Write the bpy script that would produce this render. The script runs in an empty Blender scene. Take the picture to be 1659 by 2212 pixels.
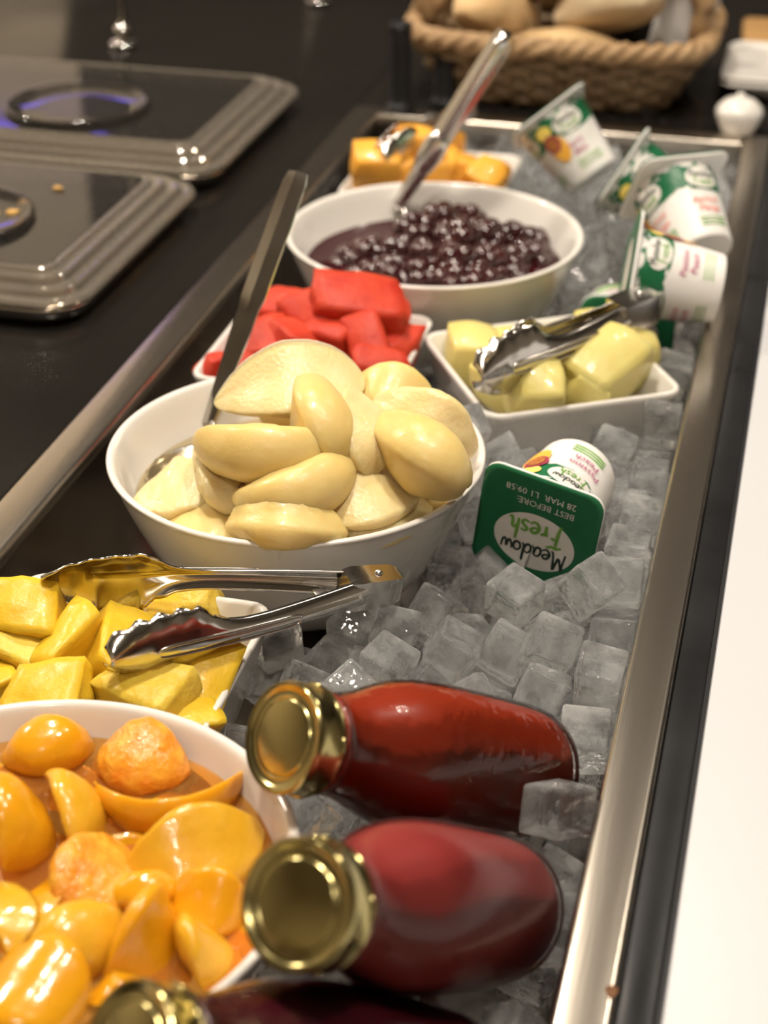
import bpy, bmesh, math, random
from mathutils import Vector, Matrix, noise
from math import sin, cos, pi, radians, sqrt

scene = bpy.context.scene
COL = scene.collection

# ------------------------------------------------------------------ camera, world, lights, exposure
cam_data = bpy.data.cameras.new('camera')
cam = bpy.data.objects.new('camera', cam_data)
COL.objects.link(cam)
R_ = Vector((0.97029, 0.24191, 0.00372)); U_ = Vector((-0.12347, 0.48189, 0.86749)); F_ = Vector((-0.20806, 0.84218, -0.49744))
m = Matrix((R_, U_, -F_)).transposed().to_4x4()
m.translation = (0.204, 0.0, 1.34577)
cam.matrix_world = m
cam_data.sensor_width = 36.0
cam_data.sensor_fit = 'AUTO'
cam_data.lens = 3732.77 / 2212.0 * 36.0
cam_data.clip_start = 0.02
cam_data.dof.use_dof = True
cam_data.dof.focus_distance = 0.80
cam_data.dof.aperture_fstop = 7.0
scene.camera = cam

world = bpy.data.worlds.new('room_air'); scene.world = world
world.use_nodes = True
world.node_tree.nodes['Background'].inputs[0].default_value = (1.0, 0.93, 0.84, 1)
world.node_tree.nodes['Background'].inputs[1].default_value = 0.22

def area(name, loc, size, power, col, target=None):
    l = bpy.data.lights.new(name, 'AREA'); l.shape = 'DISK'; l.size = size; l.energy = power; l.color = col
    o = bpy.data.objects.new(name, l); COL.objects.link(o); o.location = loc
    if target is not None:
        o.rotation_euler = (Vector(target) - Vector(loc)).to_track_quat('-Z', 'Y').to_euler()
    return o
WARM = (1.0, 0.885, 0.745)
DOWNLIGHTS = [(-0.22, 0.75, 15), (0.42, 0.55, 11), (-0.46, 1.58, 13), (0.70, 1.70, 6), (0.1, -0.6, 6), (-2.0, 1.6, 36)]  # lamps behind the camera and far left are added to brighten walls
for i, (lx, ly, lp) in enumerate(DOWNLIGHTS):
    area('downlight_lamp', (lx, ly, 2.46), 0.16, lp, WARM)

scene.view_settings.view_transform = 'Standard'
scene.view_settings.look = 'None'
scene.view_settings.gamma = 1.0
scene.view_settings.use_curve_mapping = False
scene.view_settings.exposure = 0.18
cy = scene.cycles
cy.max_bounces = 12; cy.diffuse_bounces = 3; cy.glossy_bounces = 4; cy.transmission_bounces = 12; cy.transparent_max_bounces = 12
cy.use_adaptive_sampling = True; cy.adaptive_threshold = 0.09; cy.adaptive_min_samples = 10
cy.sample_clamp_indirect = 5.0
cy.use_denoising = True

# ------------------------------------------------------------------ materials
MATS = {}
def nodes_of(name):
    mt = bpy.data.materials.new(name); mt.use_nodes = True
    nt = mt.node_tree
    return mt, nt, nt.nodes['Principled BSDF']
def pmat(name, col, rough=0.5, metal=0.0, col2=None, nscale=30.0, ncon=0.5, bump=0.0, bscale=60.0, sss=0.0, sssr=0.006,
         coat=0.0, spec=0.5, trans=0.0, ior=1.45, stretch=(1, 1, 1), rough2=None, sheen=0.0):
    mt, nt, b = nodes_of(name); L = nt.links.new
    b.inputs['Base Color'].default_value = (*col, 1)
    b.inputs['Roughness'].default_value = rough
    b.inputs['Metallic'].default_value = metal
    b.inputs['Specular IOR Level'].default_value = spec
    b.inputs['IOR'].default_value = ior
    b.inputs['Transmission Weight'].default_value = trans
    b.inputs['Coat Weight'].default_value = coat
    b.inputs['Coat Roughness'].default_value = 0.06
    if sss:
        b.inputs['Subsurface Weight'].default_value = sss
        b.inputs['Subsurface Radius'].default_value = (1.0, 0.7, 0.35)
        b.inputs['Subsurface Scale'].default_value = sssr
    tc = nt.nodes.new('ShaderNodeTexCoord'); mp = nt.nodes.new('ShaderNodeMapping')
    mp.inputs['Scale'].default_value = stretch
    L(tc.outputs['Object'], mp.inputs['Vector'])
    n = nt.nodes.new('ShaderNodeTexNoise'); n.inputs['Scale'].default_value = nscale; n.inputs['Detail'].default_value = 5
    L(mp.outputs[0], n.inputs['Vector'])
    if col2 is not None:
        cr = nt.nodes.new('ShaderNodeValToRGB')
        cr.color_ramp.elements[0].position = 0.5 - ncon * 0.5; cr.color_ramp.elements[1].position = 0.5 + ncon * 0.5
        cr.color_ramp.elements[0].color = (*col, 1); cr.color_ramp.elements[1].color = (*col2, 1)
        L(n.outputs['Fac'], cr.inputs[0]); L(cr.outputs[0], b.inputs['Base Color'])
    if rough2 is not None:
        mr = nt.nodes.new('ShaderNodeMapRange'); mr.inputs['From Min'].default_value = 0.3; mr.inputs['From Max'].default_value = 0.7
        mr.inputs['To Min'].default_value = rough; mr.inputs['To Max'].default_value = rough2
        L(n.outputs['Fac'], mr.inputs['Value']); L(mr.outputs[0], b.inputs['Roughness'])
    if bump:
        n2 = nt.nodes.new('ShaderNodeTexNoise'); n2.inputs['Scale'].default_value = bscale; n2.inputs['Detail'].default_value = 4
        L(mp.outputs[0], n2.inputs['Vector'])
        bp = nt.nodes.new('ShaderNodeBump'); bp.inputs['Strength'].default_value = bump; bp.inputs['Distance'].default_value = 0.002
        L(n2.outputs['Fac'], bp.inputs['Height']); L(bp.outputs[0], b.inputs['Normal'])
        if coat: L(bp.outputs[0], b.inputs['Coat Normal'])
    MATS[name] = mt
    return mt
def clearmat(name, tint, ior=1.36, rough=0.03, bump=0.0, bscale=40.0, body=None, bodyfac=0.0):
    """clear liquid / thin glass: tinted transparency plus Fresnel gloss, optionally a little cloudy body colour"""
    mt = bpy.data.materials.new(name); mt.use_nodes = True
    nt = mt.node_tree; nt.nodes.clear(); L = nt.links.new
    out = nt.nodes.new('ShaderNodeOutputMaterial'); tr = nt.nodes.new('ShaderNodeBsdfTransparent'); gl = nt.nodes.new('ShaderNodeBsdfGlossy')
    fr = nt.nodes.new('ShaderNodeFresnel'); mx = nt.nodes.new('ShaderNodeMixShader')
    tr.inputs[0].default_value = (*tint, 1); gl.inputs['Roughness'].default_value = rough; gl.inputs[0].default_value = (1, 1, 1, 1)
    fr.inputs[0].default_value = ior
    src = tr
    if body is not None:
        df = nt.nodes.new('ShaderNodeBsdfDiffuse'); df.inputs[0].default_value = (*body, 1)
        m2 = nt.nodes.new('ShaderNodeMixShader'); m2.inputs[0].default_value = bodyfac
        L(tr.outputs[0], m2.inputs[1]); L(df.outputs[0], m2.inputs[2]); src = m2
    if bump:
        tc = nt.nodes.new('ShaderNodeTexCoord'); n2 = nt.nodes.new('ShaderNodeTexNoise'); n2.inputs['Scale'].default_value = bscale
        L(tc.outputs['Object'], n2.inputs['Vector'])
        bp = nt.nodes.new('ShaderNodeBump'); bp.inputs['Strength'].default_value = bump; bp.inputs['Distance'].default_value = 0.002
        L(n2.outputs['Fac'], bp.inputs['Height']); L(bp.outputs[0], gl.inputs['Normal']); L(bp.outputs[0], fr.inputs['Normal'])
    L(fr.outputs[0], mx.inputs[0]); L(src.outputs[0], mx.inputs[1]); L(gl.outputs[0], mx.inputs[2]); L(mx.outputs[0], out.inputs[0])
    MATS[name] = mt
    return mt

pmat('ceramic', (0.79, 0.76, 0.715), rough=0.16, coat=0.4, bump=0.02, bscale=20)
pmat('steel_rim', (0.60, 0.545, 0.465), rough=0.2, metal=1.0, col2=(0.66, 0.605, 0.53), nscale=9, bump=0.05, bscale=220, stretch=(1, 0.06, 1), rough2=0.3)
pmat('steel_wall', (0.36, 0.33, 0.30), rough=0.10, metal=1.0, bump=0.03, bscale=40, rough2=0.18)
pmat('steel', (0.70, 0.67, 0.63), rough=0.12, metal=1.0, bump=0.03, bscale=90, rough2=0.2)
pmat('steel_bright', (0.80, 0.78, 0.76), rough=0.2, metal=1.0, rough2=0.3)
pmat('chrome', (0.85, 0.84, 0.82), rough=0.08, metal=1.0)
pmat('black_gloss', (0.010, 0.009, 0.008), rough=0.12, col2=(0.016, 0.014, 0.012), nscale=5, rough2=0.25, bump=0.02, bscale=300, spec=0.22)
pmat('black_band', (0.012, 0.012, 0.013), rough=0.25, col2=(0.02, 0.021, 0.023), nscale=14, rough2=0.4, spec=0.22)
pmat('dark_rubber', (0.008, 0.008, 0.01), rough=0.5, col2=(0.012, 0.012, 0.014))
pmat('white_counter', (0.52, 0.53, 0.555), rough=0.35, col2=(0.55, 0.56, 0.585), nscale=4)
pmat('wall_dark', (0.030, 0.025, 0.020), rough=0.6, col2=(0.05, 0.042, 0.034), nscale=2.5, bump=0.1)
pmat('wall_taupe', (0.60, 0.52, 0.40), rough=0.7, col2=(0.64, 0.56, 0.44), nscale=3, bump=0.05)
pmat('ceiling_paint', (0.34, 0.31, 0.27), rough=0.8, col2=(0.38, 0.35, 0.30), nscale=3)
pmat('floor_tile', (0.10, 0.09, 0.08), rough=0.5, col2=(0.13, 0.12, 0.1), nscale=6)
pmat('pear', (0.72, 0.52, 0.17), rough=0.36, col2=(0.78, 0.61, 0.26), nscale=45, sss=0.45, sssr=0.012, bump=0.14, bscale=260, coat=0.12)
pmat('pear_flesh', (0.75, 0.59, 0.27), rough=0.34, col2=(0.79, 0.66, 0.36), nscale=70, sss=0.45, sssr=0.012, bump=0.28, bscale=420, coat=0.35)
pmat('pear_stem', (0.10, 0.035, 0.01), rough=0.6, col2=(0.2, 0.08, 0.02))
pmat('peach', (0.74, 0.31, 0.004), rough=0.25, col2=(0.78, 0.39, 0.012), nscale=40, sss=0.3, sssr=0.006, bump=0.3, bscale=110, coat=0.6)
pmat('peach_pale', (0.72, 0.37, 0.015), rough=0.28, col2=(0.75, 0.43, 0.03), nscale=55, sss=0.3, sssr=0.006, bump=0.3, bscale=130, coat=0.5)
pmat('peach_pit', (0.80, 0.24, 0.01), rough=0.25, col2=(0.90, 0.48, 0.05), nscale=120, sss=0.25, sssr=0.005, bump=0.8, bscale=260, coat=0.8)
pmat('pineapple', (0.72, 0.44, 0.013), rough=0.38, col2=(0.78, 0.53, 0.045), nscale=38, sss=0.3, sssr=0.006, bump=0.35, bscale=150, coat=0.08, spec=0.4)
pmat('pineapple_pale', (0.75, 0.51, 0.04), rough=0.42, col2=(0.80, 0.59, 0.10), nscale=60, sss=0.3, sssr=0.006, bump=0.6, bscale=180, coat=0.05, spec=0.4)
pmat('watermelon', (0.46, 0.024, 0.012), rough=0.5, col2=(0.62, 0.070, 0.028), nscale=60, sss=0.25, sssr=0.006, bump=0.3, bscale=200, spec=0.35)
pmat('honeydew', (0.66, 0.55, 0.15), rough=0.38, col2=(0.75, 0.67, 0.27), nscale=30, sss=0.3, sssr=0.008, bump=0.2, bscale=160, coat=0.3)
pmat('rockmelon', (0.88, 0.38, 0.03), rough=0.4, col2=(0.92, 0.50, 0.08), nscale=30, sss=0.25, sssr=0.006, bump=0.2, bscale=160, coat=0.2)
pmat('berry', (0.020, 0.0025, 0.004), rough=0.2, col2=(0.055, 0.008, 0.009), nscale=60, sss=0.1, sssr=0.003, coat=0.9, bump=0.1, bscale=300)
pmat('gold', (0.53, 0.45, 0.20), rough=0.17, metal=1.0, rough2=0.26)
pmat('gold_enamel', (0.62, 0.52, 0.21), rough=0.2, metal=0.95, bump=0.04, bscale=500, rough2=0.28)
pmat('juice_tomato', (0.24, 0.022, 0.006), rough=0.35, col2=(0.30, 0.035, 0.01), nscale=18, sss=0.15, sssr=0.006)
pmat('juice_berry', (0.25, 0.03, 0.028), rough=0.35, col2=(0.30, 0.045, 0.04), nscale=18, sss=0.15, sssr=0.006)
pmat('juice_dark', (0.035, 0.003, 0.006), rough=0.3, col2=(0.055, 0.005, 0.010), nscale=18)
pmat('pot_plastic', (0.82, 0.80, 0.77), rough=0.35, col2=(0.84, 0.82, 0.80), sss=0.1, sssr=0.004)
pmat('print_white', (0.74, 0.72, 0.68), rough=0.4, col2=(0.78, 0.76, 0.72), nscale=120)
pmat('foil_green', (0.012, 0.135, 0.055), rough=0.36, col2=(0.016, 0.16, 0.065), nscale=60, bump=0.35, bscale=55, spec=0.4)
pmat('ink_dark', (0.012, 0.028, 0.020), rough=0.5, col2=(0.016, 0.034, 0.024))
pmat('ink_light_green', (0.16, 0.36, 0.06), rough=0.5, col2=(0.18, 0.4, 0.07))
pmat('ink_magenta', (0.42, 0.02, 0.16), rough=0.5, col2=(0.46, 0.03, 0.18))
pmat('ink_red', (0.75, 0.10, 0.05), rough=0.5, col2=(0.8, 0.13, 0.06))
pmat('ink_orange', (0.85, 0.40, 0.04), rough=0.5, col2=(0.9, 0.5, 0.08), nscale=200)
pmat('ink_yellow', (0.85, 0.65, 0.12), rough=0.5, col2=(0.9, 0.7, 0.2), nscale=200)
pmat('ink_wine', (0.28, 0.02, 0.06), rough=0.5, col2=(0.4, 0.05, 0.09), nscale=200)
pmat('ink_pulp', (0.55, 0.20, 0.05), rough=0.5, col2=(0.25, 0.08, 0.02), nscale=900, ncon=0.2)
pmat('wicker', (0.30, 0.18, 0.085), rough=0.55, col2=(0.44, 0.29, 0.15), nscale=60, bump=0.3, bscale=200)
pmat('wicker_dark', (0.17, 0.11, 0.06), rough=0.6, col2=(0.28, 0.19, 0.10), nscale=50, bump=0.3, bscale=200)
pmat('bread', (0.66, 0.43, 0.20), rough=0.75, col2=(0.80, 0.60, 0.34), nscale=14, bump=0.4, bscale=60)
pmat('bread_crumb', (0.82, 0.66, 0.43), rough=0.85, col2=(0.86, 0.72, 0.5), nscale=60, bump=0.6, bscale=180)
pmat('linen_grey', (0.40, 0.38, 0.36), rough=0.9, col2=(0.48, 0.46, 0.44), nscale=80, bump=0.3, bscale=300)
pmat('wood_board', (0.36, 0.20, 0.075), rough=0.45, col2=(0.50, 0.30, 0.12), nscale=6, stretch=(2, 14, 14))
pmat('soup', (0.02, 0.013, 0.008), rough=0.35, col2=(0.05, 0.03, 0.015), nscale=20)
pmat('crumb', (0.55, 0.30, 0.08), rough=0.7, col2=(0.65, 0.4, 0.12), nscale=200)
clearmat('pear_syrup', (0.93, 0.86, 0.70), bump=0.05, bscale=30, body=(0.62, 0.47, 0.22), bodyfac=0.12)
clearmat('peach_syrup', (0.97, 0.72, 0.34), bump=0.06, bscale=30, body=(0.80, 0.40, 0.10), bodyfac=0.16)
clearmat('berry_juice', (0.20, 0.02, 0.03), bump=0.05, bscale=30, body=(0.045, 0.004, 0.008), bodyfac=0.75)
clearmat('bottle_clear', (0.97, 0.95, 0.95), ior=1.36, rough=0.10, bump=0.30, bscale=130)
clearmat('bottle_misty', (0.95, 0.93, 0.93), ior=1.25, rough=0.2, bump=0.10, bscale=200)
clearmat('lid_border', (0.80, 0.77, 0.72), ior=1.6, rough=0.08, bump=0.02, bscale=30, body=(0.50, 0.44, 0.36), bodyfac=0.26)  # beige body colour paints in the bright reflections along the ribs
clearmat('lid_clear', (0.72, 0.70, 0.68), ior=1.62, rough=0.045, bump=0.01, bscale=14, body=(0.10, 0.09, 0.08), bodyfac=0.16)

# ice: clear core, slightly frosted, faintly cloudy
def ice_material(name, c0, c1, clear):
    mt, nt, b = nodes_of(name); L = nt.links.new
    b.inputs['Base Color'].default_value = (0.97, 0.985, 1.0, 1)
    b.inputs['Transmission Weight'].default_value = 1.0
    b.inputs['IOR'].default_value = 1.31
    b.inputs['Roughness'].default_value = 0.015
    tc = nt.nodes.new('ShaderNodeTexCoord'); oi = nt.nodes.new('ShaderNodeObjectInfo')
    va = nt.nodes.new('ShaderNodeVectorMath'); va.operation = 'MULTIPLY_ADD'; va.inputs[1].default_value = (1, 1, 1)
    L(tc.outputs['Object'], va.inputs[0]); L(oi.outputs['Location'], va.inputs[2])
    n = nt.nodes.new('ShaderNodeTexNoise'); n.inputs['Scale'].default_value = 70; n.inputs['Detail'].default_value = 4
    L(va.outputs[0], n.inputs['Vector'])
    n3 = nt.nodes.new('ShaderNodeTexNoise'); n3.inputs['Scale'].default_value = 130; n3.inputs['Detail'].default_value = 2
    L(va.outputs[0], n3.inputs['Vector'])
    bp = nt.nodes.new('ShaderNodeBump'); bp.inputs['Strength'].default_value = 0.45; bp.inputs['Distance'].default_value = 0.0016
    L(n3.outputs['Fac'], bp.inputs['Height']); L(bp.outputs[0], b.inputs['Normal'])
    mr = nt.nodes.new('ShaderNodeMapRange'); mr.inputs['From Min'].default_value = 0.42; mr.inputs['From Max'].default_value = 0.68
    mr.inputs['To Min'].default_value = c0; mr.inputs['To Max'].default_value = c1
    L(n.outputs['Fac'], mr.inputs['Value'])
    tl = nt.nodes.new('ShaderNodeBsdfTranslucent'); tl.inputs[0].default_value = (0.88, 0.89, 0.89, 1)
    df = nt.nodes.new('ShaderNodeBsdfDiffuse'); df.inputs[0].default_value = (0.88, 0.89, 0.89, 1)
    ms = nt.nodes.new('ShaderNodeMixShader'); L(tl.outputs[0], ms.inputs[1]); L(df.outputs[0], ms.inputs[2])
    tr = nt.nodes.new('ShaderNodeBsdfTransparent')
    m1 = nt.nodes.new('ShaderNodeMixShader'); m2 = nt.nodes.new('ShaderNodeMixShader')
    L(mr.outputs[0], m1.inputs[0]); m2.inputs[0].default_value = clear
    out = nt.nodes['Material Output']
    L(b.outputs[0], m1.inputs[1]); L(ms.outputs[0], m1.inputs[2])
    L(m1.outputs[0], m2.inputs[1]); L(tr.outputs[0], m2.inputs[2]); L(m2.outputs[0], out.inputs[0])
    MATS[name] = mt
ice_material('ice', 0.09, 0.40, 0.14)
ice_material('ice_whitened', 0.30, 0.6, 0.08)  # bed ice whitened as a brighter background for the clear cubes

# ------------------------------------------------------------------ helpers
def link(name, me, mat=None, parent=None, smooth=True, matrix=None):
    o = bpy.data.objects.new(name, me); COL.objects.link(o)
    if mat is not None and not me.materials:
        me.materials.append(MATS[mat] if isinstance(mat, str) else mat)
    if smooth:
        me.polygons.foreach_set('use_smooth', [True] * len(me.polygons))
    if matrix is not None: o.matrix_world = matrix
    if parent is not None: o.parent = parent
    return o
def mesh(name, verts, faces):
    me = bpy.data.meshes.new(name); me.from_pydata([tuple(v) for v in verts], [], faces); me.update()
    return me
def tag(o, label=None, cat=None, group=None, kind=None):
    if label: o['label'] = label
    if cat: o['category'] = cat
    if group: o['group'] = group
    if kind: o['kind'] = kind
    return o
def empty(name, loc=(0, 0, 0), matrix=None):
    o = bpy.data.objects.new(name, None); COL.objects.link(o); o.empty_display_size = 0.02
    if matrix is not None: o.matrix_world = matrix
    else: o.location = loc
    return o
def auto_smooth(o, ang=35):
    me = o.data
    bm = bmesh.new(); bm.from_mesh(me)
    for f in bm.faces: f.smooth = True
    for e in bm.edges:
        e.smooth = not (len(e.link_faces) == 2 and e.calc_face_angle(0) > radians(ang))
    bm.to_mesh(me); bm.free()
def fix_normals(me):
    bm = bmesh.new(); bm.from_mesh(me); bmesh.ops.recalc_face_normals(bm, faces=bm.faces); bm.to_mesh(me); bm.free()
def box_mesh(name, x0, x1, y0, y1, z0, z1, bev=0.0, seg=2):
    bm = bmesh.new(); bmesh.ops.create_cube(bm, size=1.0)
    for v in bm.verts:
        v.co = Vector(((x0 + x1) / 2 + v.co.x * (x1 - x0), (y0 + y1) / 2 + v.co.y * (y1 - y0), (z0 + z1) / 2 + v.co.z * (z1 - z0)))
    if bev: bmesh.ops.bevel(bm, geom=list(bm.edges), offset=bev, segments=seg, profile=0.5, affect='EDGES')
    me = bpy.data.meshes.new(name); bm.to_mesh(me); bm.free(); return me
def box(name, x0, x1, y0, y1, z0, z1, mat, parent=None, bev=0.0, seg=2):
    o = link(name, box_mesh(name, x0, x1, y0, y1, z0, z1, bev, seg), mat, parent)
    auto_smooth(o); return o
def lathe_mesh(name, prof, seg=64):
    vs, fs, ring = [], [], []
    for r, z in prof:
        if r < 1e-6: ring.append([len(vs)]); vs.append((0, 0, z))
        else:
            ring.append(list(range(len(vs), len(vs) + seg)))
            vs += [(r * cos(2 * pi * k / seg), r * sin(2 * pi * k / seg), z) for k in range(seg)]
    for a, b in zip(ring[:-1], ring[1:]):
        for k in range(seg):
            k2 = (k + 1) % seg
            if len(a) == 1 and len(b) == 1: continue
            if len(a) == 1: fs.append((a[0], b[k2], b[k]))
            elif len(b) == 1: fs.append((a[k], a[k2], b[0]))
            else: fs.append((a[k], a[k2], b[k2], b[k]))
    me = mesh(name, vs, fs); fix_normals(me); return me
def smooth_prof(pts, n=6):
    out = []
    P = [Vector(q) for q in pts]
    for i in range(len(P) - 1):
        p0 = P[max(i - 1, 0)]; p1 = P[i]; p2 = P[i + 1]; p3 = P[min(i + 2, len(P) - 1)]
        for k in range(n):
            t = k / n
            out.append(0.5 * ((2 * p1) + (p2 - p0) * t + (2 * p0 - 5 * p1 + 4 * p2 - p3) * t * t + (-p0 + 3 * p1 - 3 * p2 + p3) * t ** 3))
    out.append(P[-1]); return out
def tube_mesh(name, pts, rad, seg=8, caps=True, squash=None):
    """tube along points; rad number or list; squash=(a,b) makes an oval section with 'a' across and 'b' along the up hint"""
    pts = [Vector(q) for q in pts]; n = len(pts)
    rads = rad if isinstance(rad, (list, tuple)) else [rad] * n
    vs, fs = [], []
    up = Vector((0, 0, 1))
    for i, q in enumerate(pts):
        t = (pts[min(i + 1, n - 1)] - pts[max(i - 1, 0)]).normalized()
        s = t.cross(up)
        if s.length < 1e-4: s = t.cross(Vector((1, 0, 0)))
        s.normalize(); w = s.cross(t).normalized()
        for k in range(seg):
            a = 2 * pi * k / seg
            sa, sb = squash if squash else (1, 1)
            vs.append(q + s * cos(a) * rads[i] * sa + w * sin(a) * rads[i] * sb)
    for i in range(n - 1):
        for k in range(seg):
            k2 = (k + 1) % seg
            fs.append((i * seg + k, i * seg + k2, (i + 1) * seg + k2, (i + 1) * seg + k))
    if caps:
        fs.append(tuple(range(seg))[::-1]); fs.append(tuple((n - 1) * seg + k for k in range(seg)))
    me = mesh(name, vs, fs); fix_normals(me); return me
def frame_from(zaxis, xhint):
    z = Vector(zaxis).normalized(); x = Vector(xhint); x = (x - z * x.dot(z)).normalized(); y = z.cross(x)
    return Matrix((x, y, z)).transposed()
def place(rot3, loc):
    M = rot3.to_4x4(); M.translation = Vector(loc); return M

# ------------------------------------------------------------------ the setting
Z0 = 0.9                      # level of the counter and of the steel rim
WXL, WXR = -0.157, 0.157      # inner faces of the ice well
WY0, WY1 = 0.16, 1.425
WFLOOR = Z0 - 0.072
def structure(o, label=None):
    o['kind'] = 'structure'
    if label: o['label'] = label
    return o
structure(box('floor', -3.2, 2.6, -1.6, 2.9, -0.05, 0.0, 'floor_tile'))
structure(box('wall_back', -0.955, 2.6, 2.6, 2.75, 0.0, 2.6, 'wall_dark'))
structure(box('wall_back_left', -3.2, -0.955, 2.6, 2.75, 0.0, 2.6, 'wall_taupe'))
structure(box('wall_front', -3.3, 2.6, -1.7, -1.6, 0.0, 2.6, 'wall_taupe'))
structure(box('wall_right', 2.6, 2.7, -1.7, 2.75, 0.0, 2.6, 'ceiling_paint'))
structure(box('wall_left', -3.3, -3.2, -1.6, 2.75, 0.0, 2.6, 'wall_taupe'))
structure(box('ceiling', -3.3, 2.6, -1.6, 2.75, 2.5, 2.6, 'ceiling_paint'))
for lx, ly, lp in DOWNLIGHTS:
    me = lathe_mesh('downlight', [(0.082, 2.4990), (0.084, 2.470), (0.100, 2.462), (0.104, 2.468), (0.104, 2.4990)], 40)
    o = link('downlight', me, 'white_counter'); o.location = (lx, ly, 0)
    tag(o, 'round recessed ceiling downlight out of view', 'light', 'ceiling downlights')

# ------------------------------------------------------------------ buffet counter and ice well
counter = empty('buffet_counter', (0, 0.8, 0))
tag(counter, 'black and white buffet counter holding the long steel ice well', 'counter')
def cpart(name, x0, x1, y0, y1, z0, z1, mat, bev=0.0, label=None):
    o = box(name, x0, x1, y0, y1, z0, z1, mat, None, bev)
    o.parent = counter; o.matrix_parent_inverse = counter.matrix_world.inverted()
    if label: o['label'] = label
    return o
bpy.context.view_layer.update()
cpart('black_counter_top', -0.90, -0.1815, 0.0, 2.1, Z0 - 0.03, Z0 - 0.001, 'black_gloss', 0.002, 'glossy black counter top')
cpart('black_counter_top', -0.1815, 0.194, 1.4495, 2.1, Z0 - 0.03, Z0 - 0.001, 'black_gloss', 0.002)
cpart('edge_band', 0.1787, 0.1925, 0.0, 1.4495, Z0 - 0.03, Z0 - 0.0015, 'black_band', 0.0015, 'matt black edging strip')
cpart('seam', 0.1925, 0.1945, 0.0, 2.1, Z0 - 0.03, Z0 - 0.003, 'dark_rubber')
cpart('white_counter_top', 0.1945, 0.95, 0.0, 2.1, Z0 - 0.03, Z0 - 0.0005, 'white_counter', 0.002, 'white counter top')
cpart('cabinet_front', -0.90, -0.24, 0.05, 2.1, 0.0, Z0 - 0.03, 'black_gloss')
cpart('cabinet_front', 0.24, 0.95, 0.05, 2.1, 0.0, Z0 - 0.03, 'black_gloss')

well = empty('ice_well', (0, 0.8, WFLOOR))
tag(well, 'long brushed steel ice well with flat raised rim', 'well')
bpy.context.view_layer.update()
def wpart(o, label=None):
    o.parent = well; o.matrix_parent_inverse = well.matrix_world.inverted()
    if label: o['label'] = label
    return o
def rim_bar(name, x0, x1, y0, y1, axis):
    # flat flange with a rounded inner edge rolling down into the well
    return wpart(box(name, x0, x1, y0, y1, Z0 - 0.010, Z0, 'steel_rim', None, 0.0028, 4))
rim_bar('rim', WXR - 0.0, WXR + 0.0215, WY0 - 0.02, WY1 + 0.024, 0)
rim_bar('rim', WXL - 0.0245, WXL, WY0 - 0.02, WY1 + 0.024, 0)
rim_bar('rim', WXL, WXR, WY1, WY1 + 0.024, 1)
rim_bar('rim', WXL, WXR, WY0 - 0.02, WY0, 1)
wpart(box('well_wall', WXL - 0.004, WXL - 0.001, WY0, WY1, WFLOOR, Z0 - 0.006, 'steel_wall'))
wpart(box('well_wall', WXR + 0.001, WXR + 0.004, WY0, WY1, WFLOOR, Z0 - 0.006, 'steel_wall'))
wpart(box('well_wall', WXL, WXR, WY1 + 0.001, WY1 + 0.004, WFLOOR, Z0 - 0.006, 'steel_wall'))
wpart(box('well_wall', WXL, WXR, WY0 - 0.004, WY0 - 0.001, WFLOOR, Z0 - 0.006, 'steel_wall'))
wpart(box('well_floor', WXL - 0.004, WXR + 0.004, WY0 - 0.004, WY1 + 0.004, WFLOOR - 0.004, WFLOOR, 'steel_wall'))
# ------------------------------------------------------------------ bowls and dishes
BOWL_PROF = [(0, -0.0850), (0.040, -0.0850), (0.047, -0.0835), (0.060, -0.0735), (0.0735, -0.0570), (0.0855, -0.0340), (0.0935, -0.0150), (0.0980, -0.0030),
             (0.0998, 0.0000), (0.0992, 0.0014), (0.0975, 0.0016), (0.0958, 0.0004), (0.0940, -0.0035), (0.0893, -0.0160), (0.0812, -0.0345), (0.069, -0.0545), (0.055, -0.0690), (0.040, -0.0765), (0, -0.0785)]
bowl_me = lathe_mesh('bowl', smooth_prof([(r, z) for r, z in BOWL_PROF], 3), 96)
def inner_r(z):
    pr = [(0.0940, -0.0035), (0.0893, -0.0160), (0.0812, -0.0345), (0.069, -0.0545), (0.055, -0.0690)]
    for (r1, z1), (r2, z2) in zip(pr[:-1], pr[1:]):
        if z1 >= z >= z2: return r1 + (r2 - r1) * (z - z1) / (z2 - z1)
    return 0.094
BOWLS = {'peach': (-0.0377, 0.4391), 'pear': (-0.0349, 0.7738), 'berry': (-0.0345, 1.1067)}
BZ = Z0 + 0.0195
blabel = {'peach': 'round white ceramic bowl of peach slices beside the juice bottles', 'pear': 'round white ceramic bowl heaped with pear pieces',
          'berry': 'round white ceramic bowl of dark berries in juice'}
for k, (bx, by) in BOWLS.items():
    o = link('serving_bowl', bowl_me, 'ceramic'); o.location = (bx, by, BZ)
    if k == 'berry': o.scale = (1.03, 1.03, 1.0)
    tag(o, blabel[k], 'bowl', 'round white serving bowls')

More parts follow.
